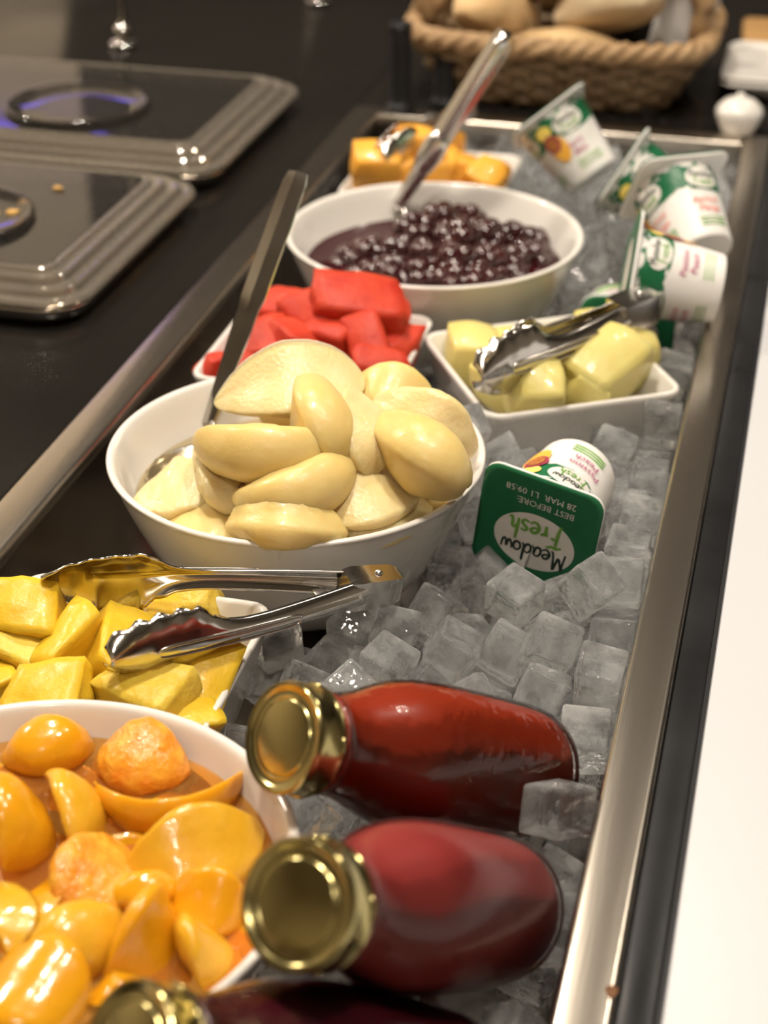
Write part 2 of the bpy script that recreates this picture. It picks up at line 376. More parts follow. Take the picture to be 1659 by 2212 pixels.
def rsq(hx, hy, r, n=6):
    pts = []
    for cx, cy, a0 in ((hx - r, hy - r, 0), (-hx + r, hy - r, 90), (-hx + r, -hy + r, 180), (hx - r, -hy + r, 270)):
        for i in range(n + 1):
            a = radians(a0 + 90 * i / n); pts.append((cx + r * cos(a), cy + r * sin(a)))
    return pts
def loft_rings(name, rings, cap0=True, cap1=True):
    vs, fs = [], []; n = len(rings[0])
    for rg in rings: vs += rg
    for i in range(len(rings) - 1):
        for k in range(n):
            k2 = (k + 1) % n; fs.append((i * n + k, i * n + k2, (i + 1) * n + k2, (i + 1) * n + k))
    if cap0: fs.append(tuple(range(n))[::-1])
    if cap1: fs.append(tuple((len(rings) - 1) * n + k for k in range(n)))
    me = mesh(name, vs, fs); fix_normals(me); return me
def dish_mesh(h=0.0625, H=0.05):
    rings = []
    for hs, z, r in ((h * 0.78, -H, 0.010), (h * 0.80, -H + 0.003, 0.012), (h * 0.90, -H * 0.5, 0.012), (h * 0.985, -0.004, 0.012), (h, -0.001, 0.012), (h - 0.0006, 0.0008, 0.012),
                     (h - 0.0024, 0.0010, 0.011), (h - 0.0036, -0.0006, 0.010), (h * 0.90 - 0.004, -H * 0.5, 0.010), (h * 0.81 - 0.004, -H + 0.007, 0.010), (h * 0.76 - 0.004, -H + 0.0045, 0.010)):
        rings.append([(x, y, z) for x, y in rsq(hs, hs, r)])
    return loft_rings('dish', rings)
dish_me = dish_mesh()
DISHES = [(-0.0725, 0.5935, Z0 + 0.0, 0, (0, 0), 'square white ceramic dish of pineapple chunks in front of pear bowl'),
          (-0.0735, 0.9455, Z0 + 0.0, 0, (0, 0), 'square white ceramic dish of red watermelon chunks'),
          (0.0705, 0.9580, Z0 + 0.0, 31, (0, 0), 'square white ceramic dish of pale green melon, turned cornerwise'),
          (-0.0745, 1.2810, Z0 + 0.0, 0, (0, 0), 'square white ceramic dish of orange melon at far end')]
for x, y, z, a, (tx, ty), lb in DISHES:
    o = link('square_dish', dish_me, 'ceramic'); o.location = (x, y, z); o.rotation_euler = (radians(tx), radians(ty), radians(a))
    auto = tag(o, lb, 'dish', 'square white dishes')

def liquid(name, key, zrel, mat, label):
    bx, by = BOWLS[key]; rr = inner_r(zrel - 0.0195) * (1.03 if key == 'berry' else 1.0)
    n = 10; seg = 72
    vs = [(0, 0, 0)]; fs = []
    for i in range(1, n + 1):
        r = rr * i / n
        for k in range(seg):
            a = 2 * pi * k / seg; edge = 0.0008 * max(0, (i / n - 0.93) / 0.07)
            vs.append((r * cos(a), r * sin(a), 0.0004 * noise.noise(Vector((r * cos(a) * 40, r * sin(a) * 40, 3.1))) + edge))
    for k in range(seg): fs.append((0, 1 + k, 1 + (k + 1) % seg))
    for i in range(n - 1):
        for k in range(seg):
            a = 1 + i * seg; b = a + seg; k2 = (k + 1) % seg; fs.append((a + k, b + k, b + k2, a + k2))
    o = link(name, mesh(name, vs, fs), mat); o.location = (bx, by, Z0 + zrel)
    tag(o, label, 'syrup', kind='stuff'); return o
liquid('pear_syrup', 'pear', -0.004, 'pear_syrup', 'clear pale syrup pooled around the pear pieces')
liquid('peach_syrup', 'peach', 0.0075, 'peach_syrup', 'clear orange syrup around the peach slices')
liquid('berry_juice', 'berry', -0.003, 'berry_juice', 'dark red juice around the berries')

# ------------------------------------------------------------------ fruit builders
def fruit_mesh(name, A, M, B, W, H, prof, planes, roll=0.0, nrm=None, rough=0.0, nf=60.0, seed=0, nt=26, ns=28, soft=0.12, dent=0.0):
    """piece lofted along the curve A-M-B; local section y across (W) and z outward (H); planes cut flat faces"""
    A, M, B = Vector(A), Vector(M), Vector(B)
    C = 2 * M - 0.5 * (A + B)
    out_hint = M - 0.5 * (A + B)
    vs, fs = [], []
    rnd = Vector((seed * 3.7, seed * 1.3, seed * 2.1))
    base_up = Vector((0, 0, 1))
    for i in range(nt + 1):
        t = i / nt; te = 0.5 - 0.5 * cos(pi * t)
        q = (1 - te) ** 2 * A + 2 * te * (1 - te) * C + te * te * B
        tg = (2 * (1 - te) * (C - A) + 2 * te * (B - C)).normalized()
        o = Vector(nrm) if nrm else (out_hint if out_hint.length > 0.002 else base_up)
        zz = (o - tg * o.dot(tg)).normalized(); yy = zz.cross(tg).normalized()
        cr, sr = cos(radians(roll)), sin(radians(roll))
        z2 = zz * cr + yy * sr; y2 = yy * cr - zz * sr
        r = prof(te)
        for k in range(ns):
            a = 2 * pi * k / ns
            y, z = cos(a), sin(a)
            for (py, pz, pk) in planes:
                ln = sqrt(py * py + pz * pz); d = (y * py + z * pz) / ln - pk
                if d > 0: y -= py / ln * d * (1 - soft); z -= pz / ln * d * (1 - soft)
            if dent and z > 0: z -= dent * max(0, 1 - (y / 0.55) ** 2) * sin(pi * te)
            P = q + (y2 * y * W + z2 * z * H) * r
            if rough: P = P + (P - q).normalized() * rough * noise.noise(P * nf + rnd) + (P - q).normalized() * rough * 0.4 * noise.noise(P * nf * 3.3 + rnd)
            vs.append(P)
    for i in range(nt):
        for k in range(ns):
            k2 = (k + 1) % ns; fs.append((i * ns + k, i * ns + k2, (i + 1) * ns + k2, (i + 1) * ns + k))
    fs.append(tuple(range(ns))[::-1]); fs.append(tuple(nt * ns + k for k in range(ns)))
    ctr = sum(vs, Vector()) / len(vs)
    me = mesh(name, [v - ctr for v in vs], fs); fix_normals(me)
    return me, ctr
def p_pear(t): return max(0.06, (sin(pi * min(1, max(0, t))) ** 0.55) * (0.72 + 0.42 * t))
def p_pear_rev(t): return p_pear(1 - t)
def p_even(t): return max(0.05, sin(pi * t) ** 0.45)
def p_slice(t): return max(0.04, sin(pi * t) ** 0.62)
def p_blunt(t): return max(0.35, min(1.0, sin(pi * t) ** 0.3))
ROUND = []
HALF_UP = [(0, 1, 0.12)]
HALF_DN = [(0, -1, 0.12)]
QUARTER = [(0.75, 0.66, 0.1), (-0.75, 0.66, 0.1)]
WEDGE = [(0.93, 0.36, 0.16), (-0.93, 0.36, 0.16)]
def fruit(name, mat, label, cat, group, *a, **k):
    me, c = fruit_mesh(name, *a, **k)
    o = link(name, me, mat); o.location = c
    tag(o, label, cat, group); return o

def chunk_mesh(name, sx, sy, sz, seed, rnd=0.3, jit=0.16, rough=0.0008, n=7, nf=120):
    """irregular knife-cut chunk: a warped box with softened edges"""
    R = random.Random(seed)
    corner = {}
    for i in (-1, 1):
        for j in (-1, 1):
            for k in (-1, 1):
                corner[(i, j, k)] = Vector((i + R.uniform(-jit, jit) * 2, j + R.uniform(-jit, jit) * 2, k + R.uniform(-jit, jit) * 2))
    idx = {}; vs = []; fs = []
    def vid(i, j, k):
        key = (i, j, k)
        if key not in idx:
            u, v, w = (2 * i / n - 1, 2 * j / n - 1, 2 * k / n - 1)
            L6 = (abs(u) ** 6 + abs(v) ** 6 + abs(w) ** 6) ** (1 / 6); L2 = sqrt(u * u + v * v + w * w)
            q = Vector((u, v, w)); q = q * (1 - rnd) / 1.0 + q / L2 * rnd * 1.25 if L2 > 0 else q
            tt = [(q.x + 1) / 2, (q.y + 1) / 2, (q.z + 1) / 2]
            P = Vector()
            for a in (0, 1):
                for b in (0, 1):
                    for c in (0, 1):
                        P += corner[(a * 2 - 1, b * 2 - 1, c * 2 - 1)] * ((tt[0] if a else 1 - tt[0]) * (tt[1] if b else 1 - tt[1]) * (tt[2] if c else 1 - tt[2]))
            P = Vector((P.x * sx / 2, P.y * sy / 2, P.z * sz / 2))
            P += P.normalized() * rough * noise.noise(P * nf + Vector((seed, 0, 0)))
            idx[key] = len(vs); vs.append(P)
        return idx[key]
    for a in range(n):
        for b in range(n):
            fs.append((vid(a, b, 0), vid(a, b + 1, 0), vid(a + 1, b + 1, 0), vid(a + 1, b, 0)))
            fs.append((vid(a, b, n), vid(a + 1, b, n), vid(a + 1, b + 1, n), vid(a, b + 1, n)))
            fs.append((vid(a, 0, b), vid(a + 1, 0, b), vid(a + 1, 0, b + 1), vid(a, 0, b + 1)))
            fs.append((vid(a, n, b), vid(a, n, b + 1), vid(a + 1, n, b + 1), vid(a + 1, n, b)))
            fs.append((vid(0, a, b), vid(0, a, b + 1), vid(0, a + 1, b + 1), vid(0, a + 1, b)))
            fs.append((vid(n, a, b), vid(n, a + 1, b), vid(n, a + 1, b + 1), vid(n, a, b + 1)))
    me = mesh(name, vs, fs); fix_normals(me); return me
def chunk(name, mat, C, size, rot, seed, label, cat, group, **k):
    me = chunk_mesh(name, *size, seed, **k)
    o = link(name, me, mat); o.location = C; o.rotation_euler = [radians(v) for v in rot]
    tag(o, label, cat, group); return o

# ------------------------------------------------------------------ pears
PG = 'pear pieces in the round bowl'
def pear(A, M, B, W, H, prof, planes, mat, label, seed, **k):
    return fruit('pear_piece', mat, label, 'pear', PG, A, M, B, W * 1.16, H * 1.12, prof, planes, rough=k.pop('rough', 0.0012), seed=seed, **k)
CAMW = (-.15, -.72, .68)
pear((-0.0844, 0.7863, 0.9360), (-0.0430, 0.7847, 0.9580), (-0.0075, 0.8090, 0.9500), .0235, .0180, lambda t: max(.05, sin(pi * t) ** .5 * (.70 + .45 * t)), [(0, 1, .05), (.9, -.45, .62)], 'pear_flesh', 'large pear half topmost on the heap, cut face upward', 1, nrm=(-.1, -.55, .83), rough=.0012, soft=.05, dent=.12)
pear((-0.0770, 0.7427, 0.9360), (-0.0352, 0.7164, 0.9500), (-0.0088, 0.7360, 0.9440), .0160, .0150, p_even, [(.95, .3, .62), (-.2, -1, .6)], 'pear', 'smooth oblong pear piece lying across the middle of the bowl', 2, nrm=CAMW, soft=.06, rough=.0008)
pear((-0.0285, 0.7781, 0.9580), (-0.0138, 0.7386, 0.9540), (0.0006, 0.7379, 0.9340), .0165, .0160, p_even, [(-.85, .5, .55), (0, -1, .5)], 'pear', 'pear piece standing on end at the centre of the heap', 3, nrm=CAMW, soft=.06, rough=.0008)
pear((-0.0071, 0.7853, 0.9540), (0.0086, 0.7472, 0.9500), (0.0171, 0.7334, 0.9320), .0135, .0130, p_pear, [(.8, .6, .35)], 'pear_flesh', 'pale curved pear piece leaning right of the centre piece', 4, nrm=CAMW, rough=.0014, soft=.06)
st = pear((-0.0490, 0.7117, 0.9240), (-0.0164, 0.7027, 0.9360), (0.0029, 0.7436, 0.9340), .0165, .0155, p_pear, [(.75, .66, .74)], 'pear', 'golden pear piece with dark stem spot at its tip', 5, nrm=CAMW, soft=.06, rough=.0008)
pear((-0.1089, 0.7320, 0.9060), (-0.0835, 0.7313, 0.9140), (-0.0667, 0.7526, 0.9160), .0175, .0095, p_even, [(0, 1, .25)], 'pear_flesh', 'pale ragged pear piece lying in the spoon', 6, nrm=(0, -.3, .95), rough=.0030, nf=90, soft=.1)
pear((-0.0790, 0.7525, 0.9240), (-0.0583, 0.7229, 0.9260), (-0.0584, 0.7129, 0.9140), .0120, .0125, p_even, [(.5, .85, .5)], 'pear_flesh', 'folded pale pear piece beside the spoon bowl', 7, nrm=CAMW, rough=.0022)
pear((-0.0468, 0.6990, 0.9160), (-0.0146, 0.6859, 0.9280), (0.0099, 0.7032, 0.9160), .0115, .0115, p_even, [(.3, .95, .7)], 'pear', 'small pear piece against the front rim of the bowl', 8, nrm=CAMW, rough=.0024, nf=80)
pear((0.0097, 0.7742, 0.9400), (0.0425, 0.7312, 0.9470), (0.0608, 0.7442, 0.9280), .0170, .0150, p_even, [(-.9, .4, .66)], 'pear', 'big rounded pear piece sloping toward the yogurt pot', 9, nrm=CAMW, soft=.06, rough=.0008)
pear((0.0023, 0.7858, 0.9450), (0.0361, 0.7699, 0.9470), (0.0595, 0.7786, 0.9280), .0145, .0135, p_even, [(0, 1, .3)], 'pear_flesh', 'long grainy pear slice along the right back rim', 10, nrm=CAMW, rough=.0022, nf=80, soft=.08)
pear((-0.0139, 0.8137, 0.9380), (0.0093, 0.8082, 0.9420), (0.0270, 0.8148, 0.9300), .0145, .0135, p_even, [(.3, .9, .6)], 'pear', 'yellow rounded pear piece at the back of the bowl', 11, nrm=CAMW)
pear((-0.0003, 0.7086, 0.9220), (0.0189, 0.7208, 0.9280), (0.0355, 0.7489, 0.9220), .0150, .0115, p_even, [(.1, 1, .25)], 'pear_flesh', 'grainy pear slice low at the front right', 12, nrm=CAMW, rough=.0014, soft=.05)
pear((0.0070, 0.7049, 0.9120), (0.0270, 0.7171, 0.9180), (0.0413, 0.7473, 0.9140), .0130, .0105, p_even, [(-.2, 1, .25)], 'pear_flesh', 'grainy pear slice touching the front right rim', 13, nrm=CAMW, rough=.0016, soft=.05)
pear((-0.0948, 0.7347, 0.8940), (-0.0658, 0.7118, 0.9060), (-0.0456, 0.7100, 0.9040), .0125, .0110, p_even, [(0, 1, .4)], 'pear', 'half sunken pear piece at the front left', 14, nrm=(0, -.3, .95))
pear((0.0299, 0.7550, 0.9060), (0.0438, 0.7576, 0.9120), (0.0480, 0.7904, 0.9060), .0125, .0120, p_even, [(0, 1, .5)], 'pear', 'half sunken pear piece at the right rim', 15, nrm=(0, -.3, .95))
for i, (a, b) in enumerate([((-0.0771, 0.8381, 0.8850), (-0.0358, 0.8487, 0.8880)), ((-0.0403, 0.7980, 0.8900), (-0.0014, 0.8208, 0.8920)), ((-0.0396, 0.8433, 0.9050), (0.0128, 0.8271, 0.9080)), ((-0.0737, 0.7934, 0.8850), (-0.0350, 0.7711, 0.8880)), ((-0.0708, 0.8209, 0.9120), (-0.0316, 0.8346, 0.9160)), ((-0.0086, 0.7878, 0.8940), (0.0201, 0.8186, 0.8960))]):
    mid = (Vector(a) + Vector(b)) / 2 + Vector((0, 0, 0.004))
    pear(a, mid, b, .019, .017, p_even, [], 'pear', 'pear piece buried under the top pieces of the heap', 20 + i)
# stem spot
sp = lathe_mesh('stem_spot', smooth_prof([(0, 0.0012), (0.0022, 0.001), (0.0032, 0.0), (0.003, -0.0015), (0, -0.002)], 3), 14)
o = link('stem_spot', sp, 'pear_stem', st); o.matrix_world = Matrix.Translation((-0.0410, 0.7059, 0.9335)); o.parent = st
o.matrix_parent_inverse = Matrix.Translation(st.location).inverted()

# ------------------------------------------------------------------ peaches
QG = 'peach slices in the round bowl'
def peach(A, M, B, W, H, mat, label, seed, planes=WEDGE, roll=0, prof=p_slice, **k):
    return fruit('peach_slice', mat, label, 'peach', QG, A, M, B, W * 1.36, H * 1.0, prof, planes, roll=roll, rough=k.pop('rough', .0013), nf=k.pop('nf', 75.0), seed=seed, soft=k.pop('soft', .05), **k)
peach((-0.0807, 0.5058, 0.9060), (-0.0625, 0.5124, 0.9140), (-0.0479, 0.5243, 0.9060), .0095, .0105, 'peach', 'glossy peach slice nearest the back rim', 1, planes=[(0, -1, .3)])
peach((-0.0429, 0.5159, 0.9080), (-0.0228, 0.5131, 0.9140), (-0.0032, 0.5161, 0.9080), .0125, .0100, 'peach_pit', 'peach piece showing its rough reddish pit hollow', 2, planes=[(0, -1, .4)], rough=.002)
peach((-0.0357, 0.4960, 0.9130), (-0.0023, 0.4876, 0.9120), (0.0195, 0.5190, 0.9130), .0100, .0105, 'peach', 'long crescent peach slice curving below the pit piece', 3, planes=[(0.7, -.7, .2), (-.7, -.7, .35)])
peach((-0.0780, 0.4865, 0.9120), (-0.0518, 0.4638, 0.9170), (-0.0490, 0.4408, 0.9120), .0145, .0090, 'peach', 'broad bright peach slice cut off at the left edge', 4, planes=[(0, -1, .2), (1, 0, .8)])
peach((-0.0552, 0.4949, 0.9100), (-0.0373, 0.4807, 0.9120), (-0.0284, 0.4587, 0.9080), .0125, .0095, 'peach_pale', 'hollowed pale peach slice next to the broad bright one', 5, planes=[(0, -1, .2)])
peach((-0.0067, 0.4523, 0.9080), (0.0191, 0.4636, 0.9140), (0.0360, 0.4885, 0.9100), .0145, .0115, 'peach_pale', 'thick wedge of peach pointing at the upper gold cap', 6, planes=[(.5, .85, .45)])
peach((-0.0151, 0.4680, 0.9110), (-0.0146, 0.4446, 0.9140), (-0.0187, 0.4253, 0.9090), .0125, .0095, 'peach_pit', 'orange grainy peach slice in the middle of the bowl', 7, rough=.0015, planes=[(0, 1, .5)])
peach((-0.0092, 0.4388, 0.9080), (0.0046, 0.4436, 0.9120), (0.0159, 0.4504, 0.9090), .0060, .0060, 'peach', 'thin sliver of peach across the middle', 8, planes=[])
peach((0.0142, 0.4487, 0.9090), (0.0313, 0.4411, 0.9140), (0.0441, 0.4470, 0.9090), .0100, .0095, 'peach', 'small bright peach wedge touching the lower gold cap', 9, planes=[(.2, 1, .5)])
peach((-0.0519, 0.4384, 0.9090), (-0.0342, 0.4205, 0.9120), (-0.0321, 0.4051, 0.9080), .0120, .0090, 'peach_pale', 'peach slice lying along the left edge below the broad one', 10)
peach((-0.0290, 0.4494, 0.9090), (-0.0262, 0.4288, 0.9120), (-0.0293, 0.4165, 0.9080), .0100, .0090, 'peach', 'narrow peach slice with dark pit scar at its end', 11)
peach((-0.0211, 0.3988, 0.9100), (-0.0070, 0.4076, 0.9160), (0.0010, 0.4317, 0.9100), .0105, .0100, 'peach_pale', 'wet shining peach slice in the lower half of the bowl', 12, planes=[(0, -1, .3)])
peach((0.0130, 0.4423, 0.9110), (0.0197, 0.4199, 0.9130), (0.0074, 0.3981, 0.9090), .0150, .0085, 'peach', 'large flat peach slice beside the wet shining one', 13, planes=[(0, 1, .4)])
peach((0.0211, 0.4376, 0.9070), (0.0378, 0.4219, 0.9110), (0.0401, 0.4072, 0.9060), .0120, .0090, 'peach_pale', 'rounded peach slice near the front right rim', 14, planes=[(0, 1, .4)])
peach((-0.0284, 0.3862, 0.9160), (-0.0080, 0.3798, 0.9220), (0.0077, 0.3779, 0.9140), .0150, .0110, 'peach', 'big bright peach slice in the bottom left corner', 15, planes=[(0, 1, .6)])
peach((0.0016, 0.3930, 0.9060), (0.0156, 0.3925, 0.9100), (0.0215, 0.4070, 0.9060), .0130, .0090, 'peach', 'peach slice half under the lowest bottle cap', 16)
peach((0.0322, 0.4444, 0.9000), (0.0441, 0.4358, 0.9040), (0.0478, 0.4291, 0.9000), .0120, .0090, 'peach', 'sunken peach slice at the right rim of the bowl', 17)
for i, q in enumerate([(-0.0608, 0.5115, 0.8960), (-0.0109, 0.4914, 0.8960), (0.0002, 0.5203, 0.8940), (-0.0178, 0.4463, 0.8960), (-0.0042, 0.4739, 0.8980), (-0.0484, 0.4650, 0.8960), (0.0217, 0.4747, 0.8960), (0.0085, 0.4260, 0.8980), (-0.0187, 0.4144, 0.8980), (-0.0367, 0.5071, 0.8970), (-0.0170, 0.4679, 0.8980), (0.0232, 0.4441, 0.8960), (-0.0426, 0.4313, 0.8970), (-0.0170, 0.5346, 0.8940), (0.0166, 0.5008, 0.8940), (-0.0724, 0.5054, 0.8960), (0.0276, 0.4623, 0.8920)]):
    a = Vector(q); ang = i * 1.3; dv = Vector((cos(ang), sin(ang), 0)) * 0.024
    peach(a - dv, a + Vector((0, 0, .003)), a + dv, .015, .012, 'peach', 'peach slice sunk deep in the syrup under other slices', 30 + i)
for i, (a, b) in enumerate([((-0.0946, 0.4669, 0.9080), (-0.0900, 0.4856, 0.9080)), ((-0.1003, 0.4404, 0.9080), (-0.0757, 0.4335, 0.9080)), ((-0.0618, 0.4094, 0.9080), (-0.0443, 0.4067, 0.9080)), ((-0.1261, 0.4730, 0.9060), (-0.1167, 0.4936, 0.9060))]):
    mid = (Vector(a) + Vector(b)) / 2 + Vector((0, 0, 0.006))
    peach(a, mid, b, .013, .010, 'peach', 'peach slice in the hidden left part of the bowl', 50 + i, planes=[(0, -1, .3)])

# ------------------------------------------------------------------ pineapple
NG = 'pineapple chunks in the square dish'
def pine(C, size, rot, seed, mat, label, **k):
    return chunk('pineapple_chunk', mat, C, size, rot, seed, label, 'pineapple', NG, rnd=k.pop('rnd', .22), jit=k.pop('jit', .24), rough=.0020, nf=100, **k)
pine((-0.1126, 0.5965, 0.9140), (.032, .022, .028), (35, 5, 12), 1, 'pineapple', 'large square-cut pineapple chunk at the back left of the dish')
pine((-0.1048, 0.5793, 0.9040), (.034, .026, .026), (20, 10, -10), 2, 'pineapple_pale', 'rough pitted pineapple chunk on the left edge of the dish')
pine((-0.0862, 0.5829, 0.9060), (.018, .034, .032), (20, 14, -18), 3, 'pineapple', 'upright yellow pineapple wedge near the dish centre')
pine((-0.0888, 0.6286, 0.9000), (.034, .024, .024), (15, -10, 20), 4, 'pineapple_pale', 'pineapple chunk under the tip of the far tong arm')
pine((-0.0634, 0.5887, 0.9040), (.028, .040, .030), (12, 16, 10), 5, 'pineapple', 'tallest pineapple wedge beside the near tong head')
pine((-0.0819, 0.5551, 0.9060), (.030, .022, .020), (22, -8, 8), 6, 'pineapple', 'small pineapple chunk resting on the peach bowl side')
pine((-0.0385, 0.5690, 0.9040), (.036, .026, .020), (25, 12, -14), 7, 'pineapple_pale', 'flat-topped pineapple chunk below the near tong head')
pine((-0.0250, 0.5929, 0.8960), (.026, .040, .026), (18, 34, 12), 8, 'pineapple', 'pineapple chunk leaning on the right wall of the dish')
pine((-0.0669, 0.6434, 0.8960), (.030, .026, .022), (10, 14, 30), 9, 'pineapple', 'deep yellow pineapple chunk between the tong arms')
pine((-0.0562, 0.6550, 0.8920), (.028, .024, .024), (12, -14, 10), 10, 'pineapple_pale', 'pineapple chunk in the back right of the dish')
pine((-0.1098, 0.5601, 0.9000), (.030, .026, .022), (15, 5, 35), 11, 'pineapple', 'dark gold pineapple chunk cut by the left picture edge')
pine((-0.0255, 0.5696, 0.8940), (.026, .022, .018), (10, 5, 25), 12, 'pineapple', 'pineapple chunk low at the front right corner of the dish')
for i, q in enumerate([(-.105, .575), (-.075, .605), (-.045, .60), (-.08, .57), (-.045, .565), (-.105, .62), (-.112, .595), (-.07, .63)]):
    pine((q[0], q[1], Z0 - 0.027), (.025, .024, .024), (8, 5, i * 37), 20 + i, 'pineapple', 'pineapple chunk in the bottom layer of the dish')

# ------------------------------------------------------------------ watermelon
MG = 'watermelon chunks in the square dish'
def wmel(C, size, rot, seed, label, **k):
    return chunk('watermelon_chunk', 'watermelon', C, size, rot, seed, label, 'watermelon', MG, rnd=.38, jit=.26, rough=.0022, nf=90)
wmel((-0.0507, 0.9632, 0.9200), (.046, .030, .028), (25, 10, 20), 1, 'largest watermelon chunk topmost in the dish')
wmel((-0.0328, 0.9753, 0.9100), (.022, .026, .026), (10, 20, -15), 2, 'watermelon chunk at the right back corner of the dish')
wmel((-0.0761, 0.9519, 0.9120), (.028, .028, .026), (20, -12, 35), 3, 'pointed watermelon chunk left of the largest one')
wmel((-0.1064, 0.9719, 0.9060), (.026, .024, .026), (15, 8, -8), 4, 'orange-edged watermelon chunk right of the spoon handle')
wmel((-0.0809, 0.9274, 0.9080), (.030, .028, .024), (15, 5, 30), 5, 'watermelon chunk just behind the topmost pear')
wmel((-0.1032, 0.9318, 0.9020), (.028, .030, .026), (18, -10, 12), 6, 'dark watermelon chunk beside the spoon handle')
wmel((-0.0580, 0.9405, 0.9080), (.030, .028, .026), (20, 15, -20), 7, 'watermelon chunk in front of the largest one')
wmel((-0.0384, 0.9384, 0.9080), (.030, .032, .028), (25, -8, 25), 8, 'watermelon chunk sloping toward the pear bowl')
wmel((-0.0246, 0.9602, 0.9000), (.024, .026, .024), (10, 14, 5), 9, 'watermelon chunk against the right wall of its dish')
wmel((-0.0254, 0.9158, 0.9020), (.028, .024, .022), (25, 5, 15), 10, 'watermelon chunk at the front right of its dish')
wmel((-0.1243, 0.9127, 0.8940), (.026, .022, .022), (12, 10, 40), 11, 'watermelon chunk left of the spoon handle')
wmel((-0.1026, 0.9105, 0.8960), (.026, .026, .024), (12, 4, 20), 12, 'watermelon chunk low behind the pear heap')
for i, q in enumerate([(-.115, .915), (-.08, .92), (-.045, .915), (-.11, .95), (-.075, .955), (-.04, .95), (-.10, .972), (-.072, .975), (-.047, .972)]):
    wmel((q[0], q[1], Z0 - 0.026), (.025, .025, .024), (6, 4, i * 41), 20 + i, 'watermelon chunk in the bottom layer of its dish')

# ------------------------------------------------------------------ honeydew melon
HG = 'pale melon chunks in the turned square dish'
def hmel(C, size, rot, seed, label, **k):
    return chunk('honeydew_chunk', 'honeydew', C, size, rot, seed, label, 'melon', HG, rnd=k.pop('rnd', .5), jit=.18, rough=.0006)
hmel((0.0214, 0.9693, 0.8940), (0.0269, 0.0314, 0.0314), (10, 5, 20), 1, 'pale melon chunk at the left corner under the tong tip')
hmel((0.0446, 0.9292, 0.8940), (0.0336, 0.0224, 0.0202), (8, 10, -30), 2, 'flat pale melon chunk in front of the tong tip')
hmel((0.0729, 0.9096, 0.9020), (0.0291, 0.0291, 0.0314), (30, 12, 20), 3, 'brightest pale melon chunk nearest the front corner')
hmel((0.0630, 0.9522, 0.8980), (0.0336, 0.0314, 0.0291), (12, -10, 35), 4, 'pale green melon chunk beneath the tong arm')
hmel((0.0972, 0.9322, 0.8980), (0.0269, 0.0269, 0.0269), (10, 14, 10), 5, 'small pale melon chunk at the right of the brightest one')
hmel((0.1054, 0.9499, 0.9040), (0.0336, 0.0448, 0.0381), (20, 20, -25), 6, 'largest pale melon chunk right of the tong arm')
hmel((0.1195, 0.9827, 0.8980), (0.0314, 0.0336, 0.0336), (10, 5, 30), 7, 'rounded pale melon chunk in the right corner', rnd=.8)
hmel((0.0839, 0.9654, 0.8960), (0.0291, 0.0314, 0.0314), (10, 8, 60), 8, 'shaded pale melon chunk in the dish centre')
hmel((0.0365, 0.9888, 0.8880), (0.0336, 0.0314, 0.0291), (10, 8, 15), 9, 'pale melon chunk at the back left wall')
hmel((0.0914, 1.0297, 0.8860), (0.0336, 0.0314, 0.0291), (10, 8, 45), 10, 'pale melon chunk at the back corner below the tong hinge')
for i, q in enumerate([(.052, .945), (.076, .935), (.068, .965), (.092, .955), (.075, .985), (.095, .972)]):
    hmel((q[0], q[1], Z0 - 0.028), (.024, .024, .022), (6, 4, i * 41), 20 + i, 'pale melon chunk in the bottom layer of the turned dish')

# ------------------------------------------------------------------ orange melon at the far end
OG = 'orange melon chunks in the far dish'
def omel(C, size, rot, seed, label):
    return chunk('rockmelon_chunk', 'rockmelon', C, size, rot, seed, label, 'melon', OG, rnd=.45, jit=.2, rough=.0008)
omel((-0.1093, 1.2377, 0.9160), (.030, .028, .034), (20, 5, 20), 1, 'orange melon chunk at the left front of the far dish')
omel((-0.0821, 1.2657, 0.9240), (.036, .030, .036), (15, 10, 0), 2, 'tallest orange melon chunk left of the berry spoon')
omel((-0.0945, 1.2491, 0.9080), (.032, .028, .030), (12, -10, 35), 3, 'orange melon chunk just above the berry bowl rim')
omel((-0.0710, 1.2666, 0.9080), (.030, .030, .030), (12, 8, 10), 4, 'orange melon chunk behind the berry spoon collar')
omel((-0.0484, 1.2729, 0.9060), (.030, .030, .028), (10, 12, 25), 5, 'darker orange melon chunk right of the berry spoon')
omel((-0.0300, 1.2691, 0.9040), (.026, .028, .026), (20, 20, -10), 6, 'orange melon chunk at the right end of the far dish')
omel((-0.0745, 1.3247, 0.9080), (.030, .030, .030), (10, 5, 40), 7, 'orange melon chunk at the back of the far dish')
for i, q in enumerate([(-.11, 1.25), (-.075, 1.25), (-.04, 1.25), (-.11, 1.29), (-.07, 1.295), (-.045, 1.285), (-.1, 1.30)]):
    omel((q[0], q[1], Z0 - 0.028), (.030, .032, .026), (6, 4, i * 41), 20 + i, 'orange melon chunk in the bottom layer of the far dish')

